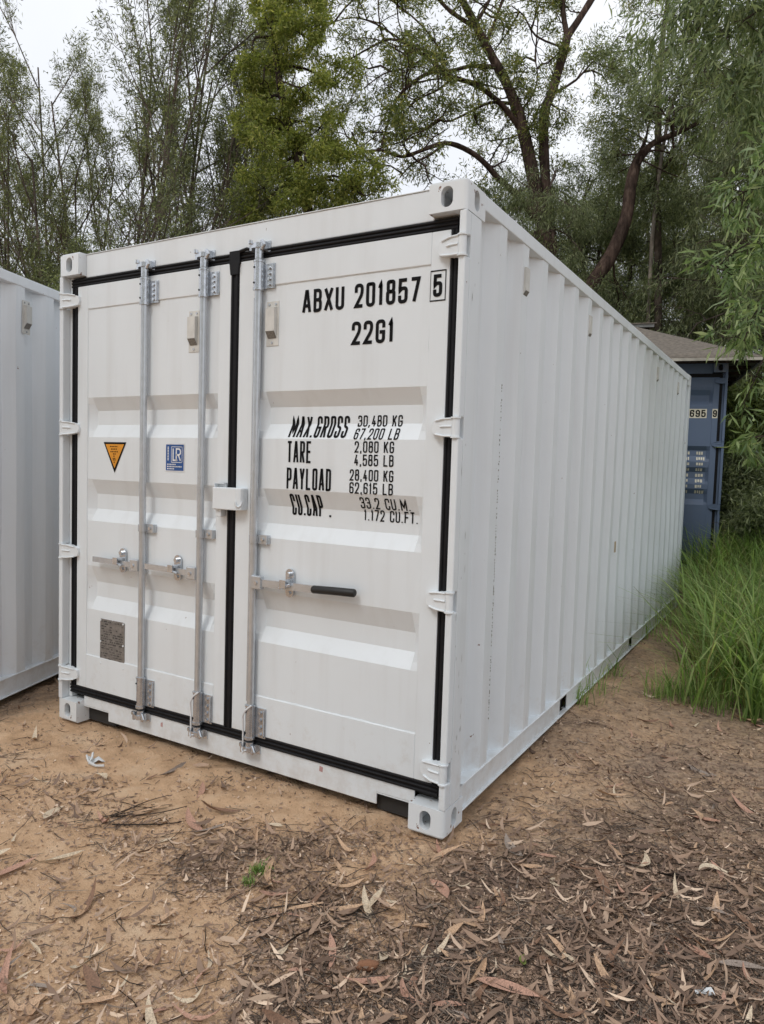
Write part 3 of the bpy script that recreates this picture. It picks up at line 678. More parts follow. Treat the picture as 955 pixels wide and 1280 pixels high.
# ------------------------------------------------------------------ the blue container behind
HZ_OLD = HZ; HZ = [(2.335, 2.408), (1.583, 1.657), (.833, .908), (.15, .22)]
BROT = R_(13); BP = (.285, 6.93)
C3 = empty('shipping_container', (BP[0], BP[1], .262), BROT)
tag(C3, 'weathered blue shipping container with number stickers, under the old roof behind the white one', 'shipping container', 'shipping containers')
LEN = 2.991; container_body(C3, M['blue'], CASTB, sorted(HZ)); LEN = 6.058
head_sill(C3, M['blue']); gaskets(C3)
B_OLD = BANDS
BANDS = [(2.273, 2.208, 2.142, 2.077), (1.596, 1.543, 1.475, 1.408), (1.34, 1.282, 1.205, 1.137), (1.079, 1.02, .952, .885)]
b1 = door(C3, 'door', -2.333, -1.217, -2.25, -1.29, -1, M['blue']); b2 = door(C3, 'door', -1.166, -.082, -1.06, -.148, 1, M['blue'], 'blue door leaf with cream number stickers')
yB = lambda x, z: panel_y(x, z, -1.06, -.148) - .0022
yBs = lambda x, z: YP - .002
def bsticker(txt, x0, x1, z0, z1, cell=True):
    t = MB(); quad(t, x0, x1, z0, z1, YP - .0012); o = t.build('number_sticker', M['cream'], b2)
    t = MB(); m = (x1 - x0) / len(txt) * .18; lettering(t, txt, x0 + m, x1 - m, z0 + .012, z1 - .012, .016, yBs); t.build('sticker_print', M['black'], b2)
bsticker('1695', -.450, -.205, 1.932, 2.042)
t = MB(); quad(t, -.145, -.087, 1.932, 2.042, YF - .0012); t.build('number_sticker', M['cream'], b2)
t = MB(); lettering(t, '9', -.138, -.094, 1.945, 2.029, .016, lambda x, z: YF - .002); t.build('sticker_print', M['black'], b2)
rr = random.Random(2)
for k in range(8):
    z = 1.495 - k * .0672
    for x0, x1 in ((-.47, -.372), (-.292, -.215)):
        x = x0; t = MB()
        while x < x1:
            w = rr.uniform(.012, .024); zz = [(z + rr.uniform(-.004, .004)), z + .034]
            t.grid([[(q, yB(q, a_), a_) for q in (x, x + w)] for a_ in zz]); x += w + .008
        t.build('faded_lettering', M['cream'], b2)
BANDS = B_OLD; HZ = HZ_OLD

# ------------------------------------------------------------------ roof over the blue container, further shed roof
def bw(x, y, z):                                # blue container coordinates -> world
    c_, s_ = math.cos(BROT), math.sin(BROT); return (BP[0] + c_ * x - s_ * y, BP[1] + s_ * x + c_ * y, .262 + z)
RF = empty('hip_roof', bw(-1, 0, 0), BROT)
tag(RF, 'weathered brown hip roof resting on top of the blue container', 'roof')
sl, y0, y1, x0, x1, ze = .46, -.33, 3.35, -1.77, 1.33, 2.600     # hip roof; its origin is 1 m left of the container corner
hw = (x1 - x0) / 2; xm = (x0 + x1) / 2; za = ze + sl * hw; ra, rb = (xm, y0 + hw), (xm, y1 - hw)
def slope_face(c, n_):                          # a hip face as a finely wavy sheet between its corner points
    A_, B_, C_, D_ = [np.array(q, float) for q in c]; P = []
    for k in range(n_ + 1):
        t_ = k / n_; a_, b_ = A_ + (D_ - A_) * t_, B_ + (C_ - B_) * t_
        P.append([tuple(a_ + (b_ - a_) * m_ / 60 + np.array([0, 0, .0035 * math.sin(m_ * 2.1) * (1 - t_) + .008 * (vn(m_ * .1, k * .7, 1.) - .5)])) for m_ in range(61)])
    o = MB().grid(P).build('roof_sheet', M['fibro'], RF, smooth=60); sm = o.modifiers.new('t', 'SOLIDIFY'); sm.thickness = .010
slope_face([(x0, y0, ze), (x1, y0, ze), (*ra, za), (*ra, za)], 8); slope_face([(x1, y0, ze), (x1, y1, ze), (*rb, za), (*ra, za)], 8)
slope_face([(x1, y1, ze), (x0, y1, ze), (*rb, za), (*rb, za)], 8); slope_face([(x0, y1, ze), (x0, y0, ze), (*ra, za), (*rb, za)], 8)
for c_ in ((x0, x1, y0 - .012, y0 + .008), (x0, x1, y1 - .008, y1 + .012)): MB().box(*c_, ze - .04, ze - .008).build('fascia', M['fascia'], RF, bevel=.002)
for c_ in ((x0 - .012, x0 + .008), (x1 - .008, x1 + .012)): MB().box(*c_, y0 + .01, y1 - .01, ze - .04, ze - .008).build('fascia', M['fascia'], RF, bevel=.002)
for k in range(7): y = y0 + .2 + k * .54; MB().box(x0 + .03, x1 - .03, y, y + .045, ze - .035, ze + .0).build('rafter', M['barkd'], RF)
for x, y in ((x1 - .12, y1 - .12), (x0 + .05, y1 - .12)): MB().box(x, x + .08, y, y + .08, -.3, ze - .036).build('post', M['barkd'], RF)
MB().box(x0 + .05, x1 - .05, y1 - .03, y1 - .02, -.2, ze - .05).build('back_wall', M['barkd'], RF)
p = at(818, 404, 9.9); lx, ly, lz = RF.matrix_basis.inverted() @ Vector(p)
cv = MB().box(lx - 1.1, lx, ly, ly + .03, lz - .05, lz).build('ridge_cover', M['zinc'], RF, bevel=.004)
MB().prism([(ly - .04, lz + .004), (ly + 1.2, lz + .16), (ly + 1.2, lz + .14), (ly - .04, lz - .008)], 0, lx - 1.15, lx + .03).build('cover_sheet', M['fibro'], cv)
MB().box(lx - 1.0, lx - .06, ly + .10, ly + 1.0, ze + .1, lz - .01).build('cover_wall', M['barkd'], cv)

# ------------------------------------------------------------------ litter on the ground
def leaf_mesh(name, mat, curve, curl, fold, w, twist=0):
    """a sickle-shaped leaf of unit length lying near z = 0"""
    n_ = 7; vs = []; fs = []
    for k in range(n_ + 1):
        t = k / n_; x = t - .5; y = curve * (1 - (2 * t - 1) ** 2); wd = w * (math.sin(math.pi * t ** .8) ** .8 if 0 < t < 1 else 0) + .006
        z = curl * ((2 * t - 1) ** 2) * .3 + .01; tw = twist * (t - .5); dx, dy = 0, 1
        for s in (-1, 0, 1): vs.append((x, y + s * wd * math.cos(tw), z + abs(s) * fold * wd + s * wd * math.sin(tw)))
    for k in range(n_):
        for j in (0, 1): a = k * 3 + j; fs.append((a, a + 3, a + 4, a + 1))
    me = MB().add(vs, fs).mesh(name, mat, 60); return me
cols = ['tan', 'pink', 'pale', 'brown', 'grey']; shapes = [(.12, .4, .5, .058, .5), (.2, .7, .3, .062, -1.2), (.05, .3, .8, .07, 1.3), (.3, .4, .2, .05, .8), (.03, .9, .4, .066, -.5), (-.16, .3, .6, .08, 1.6), (.08, .25, .3, .09, .3)]
LM = {c_: [leaf_mesh('fallen_leaf', M['leaf_' + c_], *s) for s in shapes] for c_ in cols}
cname = dict(tan='tan', pink='pinkish brown', pale='pale straw', brown='dark brown', grey='grey')
def in_cont(x, y): return -2.47 < x < .02 and -.02 < y < 6.08
def on_ground(u, v):
    d = CAMR @ np.array([(u - 477.5) / 899.62, -(v - 640) / 899.62, -1.]); t = -CAMP[2] / d[2]; q = CAMP + d * t; return q[0], q[1]
rr = random.Random(21); cnt = 0; placed = 0
def place_leaf(x, y, c_, L, rz_=None):
    me = rr.choice(LM[c_]); o = bpy.data.objects.new('fallen_leaf', me); COL.objects.link(o)
    o.location = (x, y, float(gz(x, y)) + .004); o.scale = (L, L * rr.uniform(.8, 1.35), L); o.rotation_euler = (rr.gauss(0, .22), rr.gauss(0, .16), rz_ if rz_ is not None else rr.uniform(0, 6.28))
    c3 = (np.array([x, y, 0]) - CAMP) @ CAMR; pu = 477.5 + 899.62 * c3[0] / -c3[2]; pv = 640 - 899.62 * c3[1] / -c3[2]
    zone = ('beside the corrugated wall' if x > .02 and y > .9 else 'right of the near corner casting' if x > .02 and pv < 1120 else ('on the sand before the left door' if pu < 250 else 'on the sand before the right door') if pv < 1090 else
            ('at the bottom left' if pu < 240 else 'in the bottom middle' if pu < 520 else 'right of the bottom middle' if pu < 740 else 'in the bottom right corner') + (' near the lower edge' if pv > 1190 else ''))
    tag(o, f'{cname[c_]} dry gum leaf lying {zone}', 'leaf', f'{cname[c_]} leaves {zone}')
tries = 0
while placed < 296 and tries < 20000:
    tries += 1
    u, v = rr.uniform(-10, 965), (1290 - abs(rr.gauss(0, 1)) * 190 if rr.random() < .72 else rr.uniform(800, 1080))
    if v < 760: continue
    x, y = on_ground(u, v)
    if in_cont(x, y) or (x > .55 and y > 2.7): continue
    m = float(mulch(x, y))
    if rr.random() > .45 + .55 * m: continue
    place_leaf(x, y, rr.choices(cols, (34, 26, 18, 16, 6))[0], rr.choice((rr.uniform(.045, .09), rr.uniform(.08, .15), rr.uniform(.11, .19)))); placed += 1
gl = link('fallen_leaf', leaf_mesh('green_leaf', M['leaf_green'], .06, .3, .4, .16, .4)); x, y = on_ground(654, 1203); gl.location = (x, y, float(gz(x, y)) + .012); gl.scale = (.07,) * 3; gl.rotation_euler = (.3, .2, 1.9)
tag(gl, 'single yellow green fresh leaf among brown litter in the foreground', 'leaf')

# the uncountable rest: crumbs, chips, small leaves
N = 230000
uu = rng.uniform(-20, 975, N); vv = 1300 - np.abs(rng.normal(0, 1, N)) * 240
dd = (CAMR @ np.stack([(uu - 477.5) / 899.62, -(vv - 640) / 899.62, -np.ones(N)])).T; tt = -CAMP[2] / dd[:, 2]
px, py = (CAMP[0] + dd[:, 0] * tt), (CAMP[1] + dd[:, 1] * tt)
wx, wy = rng.uniform(-4.2, 4.2, 130000), rng.uniform(-4.6, 3.2, 130000)     # the litter goes on beyond the view
cc = (np.stack([wx, wy, np.zeros_like(wx)], 1) - CAMP) @ CAMR; wu, wv = 477.5 + 899.62 * cc[:, 0] / np.maximum(-cc[:, 2], .01), 640 - 899.62 * cc[:, 1] / np.maximum(-cc[:, 2], .01)
out = ~((cc[:, 2] < -.1) & (wu > -20) & (wu < 975) & (wv < 1300)); wx, wy = wx[out], wy[out]
px, py = np.concatenate([px, wx]), np.concatenate([py, wy]); vv = np.concatenate([vv, np.full(len(wx), 999.)]); tt = np.concatenate([tt, np.ones(len(wx))]); N = len(px)
ok = (vv > 690) & (tt > 0) & ~((px > -2.45) & (px < 0) & (py > .15) & (py < 6)) & (np.hypot(px, py) < 12)
mm = mulch(px, py); clump = sstep(.35, .65, fbm(px, py, 4, 3)); ok &= rng.random(N) < .085 + .915 * mm * (.35 + .65 * clump)
far_ = (vv == 999.)[ok]; px, py, mm = px[ok], py[ok], mm[ok]; N = len(px)
big = rng.random(N) < np.where(far_, .12, .032)
Ls = np.where(big, rng.uniform(.03, .10, N), rng.uniform(.003, .015, N) * rng.uniform(.6, 1.7, N) * np.where(far_, 1.9, 1)); Ws = Ls * np.where(big, rng.uniform(.03, .10, N), rng.uniform(.08, .34, N))
an = rng.uniform(0, 6.283, N); tilt = rng.normal(0, .22, N); roll = rng.normal(0, .6, N)
dx = np.stack([np.cos(an) * np.cos(tilt), np.sin(an) * np.cos(tilt), np.sin(tilt)], 1); sx_ = np.stack([-np.sin(an) * np.cos(roll), np.cos(an) * np.cos(roll), np.sin(roll)], 1)
c0 = np.stack([px, py, gz(px, py) + .002 + Ls * np.abs(np.sin(tilt)) * .5], 1); bend = (rng.normal(0, .14, N) * Ls)[:, None]
P = []
for t_, wk in ((-.5, .12), (-.17, .95), (.2, 1.), (.5, .08)):
    q_ = c0 + dx * (Ls * t_)[:, None] + sx_ * bend * (1 - 4 * t_ * t_); q_[:, 2] += Ls * .10 * (4 * t_ * t_) * (1 + big); P += [q_ - sx_ * (Ws * wk)[:, None], q_ + sx_ * (Ws * wk)[:, None]]
V = np.stack(P, 1).reshape(-1, 3); F = (np.arange(N)[:, None, None] * 8 + np.array([[0, 1, 3, 2], [2, 3, 5, 4], [4, 5, 7, 6]])[None]).reshape(-1, 4)
tint = np.repeat(np.clip(rng.beta(1.2, 2.6, N) + .06 * big + .17 * (1 - mm), 0, 1), 8)
tag(link('leaf_litter', bigmesh('leaf_litter', V, F, M['litter'], {'tint': tint})), 'scattered crumbs and chips of dry leaf litter covering the ground', 'leaf litter', kind='stuff')

# sticks
def stick_mesh(seed, L, r):
    q = random.Random(seed); pts = []; a = 0; x = y = 0; h = 0
    for k in range(7): pts.append((x - L / 2, y, h + r)); a += q.gauss(0, .16); x += L / 6 * math.cos(a); y += L / 6 * math.sin(a); h = max(0, h + q.gauss(0, .006))
    return MB().tube(pts, [r * (1 - .07 * k) for k in range(7)], 6).mesh('fallen_stick', M['bark2'] if seed % 3 else M['barkd'], 60)
SM = [stick_mesh(k, 1, .010) for k in range(6)]
def place_stick(u, v, L, ang, label, group=None):
    x, y = on_ground(u, v); o = link('fallen_stick', rr.choice(SM)); o.location = (x, y, float(gz(x, y)) + .004); o.scale = (L, L, L * .8 ); o.rotation_euler = (0, rr.gauss(0, .03), ang)
    tag(o, label, 'stick', group)
for k in range(9): place_stick(180 + rr.gauss(0, 16), 1018 + rr.gauss(0, 7), rr.uniform(.16, .38), .75 + rr.gauss(0, .3), 'thin dark stick in the small heap before the left door', 'sticks heaped before the left door')
for k in range(8): place_stick(395 + rr.gauss(0, 36), 1140 + rr.gauss(0, 16), rr.uniform(.12, .32), 1.05 + rr.gauss(0, .25), 'dark bark strip in the loose bundle in the middle foreground', 'bark strips in the middle foreground')
for k in range(7): place_stick(790 + rr.gauss(0, 45), 1095 + rr.gauss(0, 12), rr.uniform(.18, .45), .45 + rr.gauss(0, .25), 'grey stick among leaves right of the near corner', 'sticks right of the near corner')
for k in range(5): place_stick(815 + rr.gauss(0, 20), 1010 + rr.gauss(0, 8), rr.uniform(.15, .3), -.5 + rr.gauss(0, .3), 'dark stick on the bare patch right of the container', 'sticks on the bare patch')
for k in range(22):
    u, v = rr.uniform(20, 940), rr.uniform(1000, 1260); x, y = on_ground(u, v)
    if not in_cont(x, y): place_stick(u, v, rr.uniform(.08, .22), rr.uniform(0, 3.1), 'short thin twig lying loose on the ground', 'loose twigs on the ground')
# uncountable fine twigs
N = 5200; uu = rng.uniform(-20, 975, N); vv = 1300 - np.abs(rng.normal(0, 1, N)) * 240; t = MB(); tn = []
for u, v in zip(uu, vv):
    if v < 780: continue
    x, y = on_ground(u, v)
    if in_cont(x, y) or rr.random() > .1 + .9 * float(mulch(x, y)): continue
    L = rr.uniform(.03, .13); a = rr.uniform(0, 6.28); z = float(gz(x, y)) + .005; w = rr.gauss(0, .12)
    c_, s_ = math.cos(a) * L / 2, math.sin(a) * L / 2; k0 = len(t.v)
    t.tube([(x - c_, y - s_, z), (x - s_ * w, y + c_ * w, z + .004), (x + c_, y + s_, z + rr.uniform(-.002, .01))], [.0013, .0017, .0008], 3, False); tn += [rr.random()] * (len(t.v) - k0)
me = t.mesh('fine_twigs', M['twig']); a = me.attributes.new('tint', 'FLOAT', 'POINT'); a.data.foreach_set('value', np.array(tn, np.float32))
tag(link('fine_twigs', me), 'fine dry twigs strewn over the ground', 'twigs', kind='stuff')

# oddments
bm = bmesh.new(); bmesh.ops.create_icosphere(bm, subdivisions=3, radius=1)
for v in bm.verts: v.co *= 1 + .25 * (vn(v.co.x + 3 * v.co.z, v.co.y - v.co.z, 1.7) - .5) + .12 * (vn(v.co.x, v.co.y + v.co.z, 4.5) - .5)
me = bpy.data.meshes.new('stone'); bm.to_mesh(me); bm.free(); me.materials.append(M['stone']); me.shade_smooth()
x, y = on_ground(459, 1205); o = link('stone', me, None, (x, y, float(gz(x, y)) + .012)); o.scale = (.035, .018, .016); o.rotation_euler = (0, 0, .75); tag(o, 'red brown stone among sticks in the middle foreground', 'stone')
x, y = on_ground(118, 950); t = MB()
t.tube([(-.05, .03, .03), (-.02, .0, .02), (.0, -.03, .012), (.05, -.03, .01), (.085, -.01, .012)], .006, 6); t.tube([(-.045, -.01, .035), (-.02, -.02, .014), (.03, -.025, .012)], .005, 6)
t.grid([[(-.05 + .02 * i, .02 * j - .015 + .004 * i, .012 + .012 * math.sin(i * 2 + j * 1.7)) for i in range(5)] for j in range(3)])
o = t.build('plastic_strap', M['plastic'], None, smooth=60); o.location = (x, y, float(gz(x, y))); tag(o, 'crumpled white plastic strap on the sand before the left door', 'plastic scrap')
x, y = on_ground(870, 1245); t = MB(); t.grid([[(.018 * i, .014 * j, .006 + .003 * math.sin(i * 2.1 + j)) for i in range(4)] for j in range(3)]); o = t.build('paper_scrap', M['plastic']); o.location = (x, y, float(gz(x, y)) + .006); o.rotation_euler = (0, 0, .5)
tag(o, 'small white paper scrap in the right foreground', 'paper scrap')

# ------------------------------------------------------------------ grass
def blades(name, pts, hmin, hmax, w, mat, lean=.5, dirbias=(0, 0)):
    N = len(pts); pts = np.asarray(pts); h = rng.uniform(hmin, hmax, N); a = rng.uniform(0, 6.283, N); ln = np.abs(rng.normal(lean, .3, N))
    d = np.stack([np.cos(a) + dirbias[0], np.sin(a) + dirbias[1], np.zeros(N)], 1); d /= np.linalg.norm(d, axis=1)[:, None] + 1e-6
    sd_ = np.stack([-d[:, 1], d[:, 0], np.zeros(N)], 1); ww = w * rng.uniform(.6, 1.3, N); P = []
    for k, t in enumerate((0, .35, .7, 1)):
        c_ = pts + d * (h * ln * t * t * .85)[:, None]; c_[:, 2] += h * (t - .28 * ln * t ** 3)
        wk = (ww * (1, .9, .55, .03)[k])[:, None]; P += [c_ - sd_ * wk, c_ + sd_ * wk]
    V = np.stack(P, 1).reshape(-1, 3); base = np.arange(N)[:, None, None] * 8
    F = (base + np.array([[0, 1, 3, 2], [2, 3, 5, 4], [4, 5, 7, 6]])[None]).reshape(-1, 4)
    tint = np.repeat(np.clip(rng.normal(.45, .28, N), 0, 1), 8)
    return bigmesh(name, V, F, mat, {'tint': tint})
def scatter(n_, x0, x1, y0, y1, keep):
    x = rng.uniform(x0, x1, n_); y = rng.uniform(y0, y1, n_); k = keep(x, y) > rng.random(n_); x, y = x[k], y[k]; return np.stack([x, y, gz(x, y)], 1)
edge = lambda x, y: sstep(.0, .35, x - np.maximum(.50 - .155 * (y - 2.6), .02 * (y < 6.2) - .35 * (y >= 6.2)) + (fbm(x, y, 2.5, 2) - .5) * .4) * sstep(2.35, 2.9, y + (fbm(x, y, 3, 2) - .5) * .8)
g1 = scatter(52000, .04, 4.6, 2.3, 9.5, lambda x, y: edge(x, y) * (.35 + .65 * sstep(.3, .6, fbm(x, y, 3.5, 2))))
tag(link('tall_grass', blades('tall_grass', g1, .22, .98, .0075, M['l_grass'], .95)), 'tall lush green grass bank right of the container', 'grass', kind='stuff')
g2 = scatter(14000, .1, 4, 2.4, 8, edge)
tag(link('dry_grass', blades('dry_grass', g2, .25, .95, .0032, M['l_drygrass'], .9)), 'pale dry stalks mixed into the tall grass', 'grass', kind='stuff')
def tuft(u, v, n_, rad, hmin, hmax, label, mat='l_grass', group=None):
    x, y = on_ground(u, v); p = np.stack([rng.normal(0, rad, n_), rng.normal(0, rad, n_), np.zeros(n_)], 1)
    o = link('grass_tuft', blades('grass_tuft', p, hmin, hmax, .0028, M[mat], .7), None, (x, y, float(gz(x, y)))); tag(o, label, 'grass tuft', group)
tuft(722, 884, 60, .06, .06, .22, 'green grass tuft under the bottom rail at the first pocket')
tuft(748, 872, 34, .07, .08, .30, 'sparse grass tuft beside the bottom rail near the first pocket')
tuft(770, 850, 26, .05, .08, .34, 'thin grass tuft between the pockets along the bottom rail')
tuft(812, 800, 60, .10, .10, .40, 'grass tuft under the far end of the bottom rail')
tuft(836, 788, 80, .12, .12, .45, 'bushy grass tuft at the far end of the wall')
tuft(325, 1088, 60, .018, .015, .05, 'tiny green grass sprout in the sandy foreground')
tuft(310, 1100, 40, .012, .01, .035, 'flat sparse weed patch beside the tiny grass sprout')
tuft(832, 870, 120, .07, .10, .32, 'low grass tuft at the near edge of the grass bank')
tuft(880, 880, 120, .08, .10, .30, 'low grass tuft at the front right of the grass bank')

# ------------------------------------------------------------------ trees
class Tree:
    def __init__(s, seed): s.t = MB(); s.q = random.Random(seed); s.a = []; s.dirs = []
    def limb(s, pts, r0, r1, n=8, sub=3):
        P = [np.array(p, float) for p in pts]; out = []
        for i in range(len(P) - 1):             # Catmull-Rom
            p0, p1, p2, p3 = P[max(i - 1, 0)], P[i], P[i + 1], P[min(i + 2, len(P) - 1)]
            for k in range(sub):
                t = k / sub; out.append(.5 * (2 * p1 + (p2 - p0) * t + (2 * p0 - 5 * p1 + 4 * p2 - p3) * t * t + (3 * p1 - p0 - 3 * p2 + p3) * t ** 3))
        out.append(P[-1]); m = len(out)
        s.t.tube(out, [(r0 + (r1 - r0) * i / (m - 1)) * s.q.uniform(.92, 1.08) for i in range(m)], n); return out
    def grow(s, p, d, L, r, lvl, mx, wander=.22, trop=.08, nb=4, ratio=.62, spread=.75, t0=.25, leaf0=.35):
        q = s.q; p = Vector(p); d = Vector(d).normalized(); pts = [p.copy()]; ds = [d.copy()]; n_ = 5 if lvl < mx else 3
        for i in range(n_):
            d = (d + Vector((q.gauss(0, wander), q.gauss(0, wander), q.gauss(0, wander) + trop))).normalized(); p = p + d * (L / n_); pts.append(p.copy()); ds.append(d.copy())
        s.t.tube(pts, [r * (1 - .65 * i / n_) for i in range(n_ + 1)], 7 if lvl == 0 else (5 if lvl == 1 else 3), lvl == 0)
        if lvl >= mx - 1:
            for i in range(n_ * 3):
                t = q.uniform(leaf0, 1) * n_; k = min(int(t), n_ - 1); s.a.append(pts[k].lerp(pts[k + 1], t - k)); s.dirs.append(ds[k])
        if lvl < mx:
            for j in range(nb):
                t = (t0 + (1 - t0) * (j + q.random()) / nb) * n_; k = min(int(t), n_ - 1); b_ = pts[k].lerp(pts[k + 1], t - k)
                ax = ds[k].cross(Vector((q.gauss(0, 1), q.gauss(0, 1), q.gauss(0, 1)))).normalized(); dd = (Matrix.Rotation(q.uniform(.5, 1.2) * spread, 3, ax) @ ds[k])
                s.grow(b_, dd, L * ratio * q.uniform(.7, 1.2) * (1.15 - .5 * t / n_), r * .55 * (1.1 - .5 * t / n_), lvl + 1, mx, wander, trop, nb, ratio, spread, t0, leaf0)
    def leaves(s, k, spread, L, w, droop, mat, name='crown', keep=1., bias=0):
        A = np.array([tuple(p) for p in s.a]); D = np.array([tuple(p) for p in s.dirs])
        if keep < 1: m = rng.random(len(A)) < keep; A, D = A[m], D[m]
        cl = np.repeat(rng.normal(0, .14, len(A)), k); A = np.repeat(A, k, 0); D = np.repeat(D, k, 0); N = len(A)
        P = A + rng.normal(0, spread, (N, 3)); d = rng.normal(0, 1, (N, 3)); d /= np.linalg.norm(d, axis=1)[:, None]
        d = d + D * .6; d[:, 2] -= droop; d /= np.linalg.norm(d, axis=1)[:, None] + 1e-6
        sd_ = np.cross(d, rng.normal(0, 1, (N, 3))); sd_ /= np.linalg.norm(sd_, axis=1)[:, None] + 1e-6
        l = L * rng.uniform(.6, 1.3, N)[:, None]; wv = w * rng.uniform(.7, 1.3, N)[:, None]; bn = np.cross(d, sd_) * l * .12 * rng.normal(0, 1, N)[:, None]
        V = np.stack([P, P + d * l * .45 + sd_ * wv + bn, P + d * l, P + d * l * .45 - sd_ * wv + bn], 1).reshape(-1, 3)
        F = np.arange(N * 4).reshape(N, 4); tint = np.repeat(np.clip(rng.normal(.45 + bias, .27, N) + cl, 0, 1), 4)
        return bigmesh(name, V, F, mat, {'tint': tint})
    def trunk(s, mat): return s.t.mesh('trunk', mat, 60)
def plant(name, trunk, crown, loc, rz_=0, sc_=1, label='', cat='tree', group=None):
    e = empty(name, loc, rz_); e.scale = (sc_,) * 3 if not hasattr(sc_, '__len__') else sc_
    link('trunk', trunk, e); link('crown', crown, e); tag(e, label, cat, group); return e
def foot(u, depth, z=None):
    p = at(u, 590, depth); return (p[0], p[1], float(gz(p[0], p[1], False)) - .05)

# --- slender many-stemmed trees on the left
def slender(seed, stems, hgt, k):
    T = Tree(seed); q = T.q
    for i in range(stems):
        a = q.uniform(0, 6.28); ln = q.uniform(.03, .20)
        T.grow((q.gauss(0, .06), q.gauss(0, .06), 0), (math.cos(a) * ln, math.sin(a) * ln, 1), hgt * q.uniform(.7, 1), .026 * hgt / 6, 0, 3, .06, .07, 8, .36, .62, .2, .3)
    return T.trunk(M['bark2']), T.leaves(k, .055, .085, .0072, .0, M['l_slender'], keep=.23)
SL = [slender(1, 4, 8.8, 5), slender(2, 3, 8.6, 5), slender(3, 3, 8.2, 5)]
for u, dp, k, rz_, s_, lb_ in ((178, 13.6, 0, 0, 1.25, 'slender many-stemmed tree with sparse fine leaves above the left door'), (70, 10.5, 1, 1.2, .98, 'tall thin tree with sparse crown at the left behind the white container'),
                       (248, 15.2, 2, 2.2, 1.25, 'thin wispy tree between the slender left tree and the olive crown'), (10, 12.5, 2, .6, .92, 'small thin tree at the far left edge'), (128, 13.6, 1, 3.0, 1.02, 'wispy background tree between the two slender left trees'),
                       (345, 16, 2, 4.1, 1.1, 'wispy background tree behind the olive crown'), (95, 17, 0, 2.4, 1.25, 'faint tree far behind the left container'), (215, 18, 1, .9, 1.35, 'faint far tree behind the slender left tree'), (300, 19, 2, 3.3, 1.4, 'faint far tree beside the olive crown'), (440, 15, 1, 5.1, .85, 'thin background tree seen through the gap above the right door')):
    plant('slender_tree', *SL[k], foot(u, dp), rz_, s_, lb_, 'tree', 'slender trees at the left')
# --- low bushes at the left
def bushy(seed, hgt, k, mat, L=.08, w=.011, bark='barkd'):
    T = Tree(seed); q = T.q
    for i in range(5):
        a = 1.26 * i + q.random(); ln = q.uniform(.2, .6); T.grow((0, 0, 0), (math.cos(a) * ln, math.sin(a) * ln, 1), hgt * q.uniform(.55, .85), .03 * hgt / 3, 0, 3, .16, .04, 5, .5, .9, .2, .1)
    return T.trunk(M[bark]), T.leaves(k, .08, L, w, .15, M[mat], keep=.8)
BU = [bushy(11, 5.0, 9, 'l_slender', .062, .0072), bushy(12, 4.4, 9, 'l_dark', .062, .0075)]
for u, dp, k, rz_, s_, lb_ in ((20, 10.4, 0, 0, .88, 'olive bush rising behind the left white container'), (-45, 9.8, 0, 2, .98, 'olive bush cut by the left edge of the picture'), (95, 11.8, 1, 1, .92, 'low dark bush at the left behind the container corner'), (160, 13.8, 0, 3, .85, 'low olive bush under the slender trees'),
                       (235, 14.8, 1, 4, .95, 'low dark bush under the wispy trees'), (60, 14, 1, 5, 1.15, 'dark background bush at the far left')):
    plant('bush', *BU[k], foot(u, dp), rz_, s_, lb_, 'bush', 'bushes at the left')

# --- olive crown, left of the big gum
T = Tree(31); q = T.q; base = np.array(foot(395, 11.6))
w0 = lambda u, v, d: tuple(np.array(at(u, v, d)) - base)
tr = T.limb([(0, 0, 0), w0(400, 480, 11.6), w0(392, 330, 11.7), w0(380, 230, 11.7), w0(352, 120, 11.7), w0(340, 10, 11.8), w0(330, -110, 11.8)], .13, .03)
for (u, v, d) in [(335, 30, 11.3), (360, 60, 11.8), (395, 55, 11.5), (330, 100, 11.6), (375, 110, 11.2), (420, 105, 11.8), (350, 150, 11.5), (400, 160, 11.5), (335, 190, 11.4), (380, 205, 11.2), (425, 190, 11.6), (330, 235, 11.5), (365, 250, 11.4), (410, 240, 11.6), (345, 5, 11.6), (390, 5, 11.5), (330, -30, 11.6), (370, -40, 11.4), (315, 60, 11.7), (440, 230, 11.5), (318, 150, 11.8), (455, 245, 11.6), (325, 265, 11.6), (345, -90, 11.5), (400, -70, 11.6)]:
    p = np.array(w0(u, v, d)); o = np.array(min(tr, key=lambda t_: np.linalg.norm(np.array(t_) - p - np.array((0, 0, .3)))))
    T.limb([o, (o + p) / 2 + np.array([q.gauss(0, .1), q.gauss(0, .1), .12]), p], .028, .012, 5)
    for j in range(3): T.grow(p, (q.gauss(0, 1), q.gauss(0, 1), q.gauss(.1, .5)), .42, .010, 1, 3, .25, -.02, 4, .66, .9, .1, .1)
plant('olive_tree', T.trunk(M['barkd']), T.leaves(10, .055, .08, .0105, .35, M['l_olive'], keep=.30), tuple(base), 0, 1, 'dense olive green leafy tree crown above the right door', 'tree')

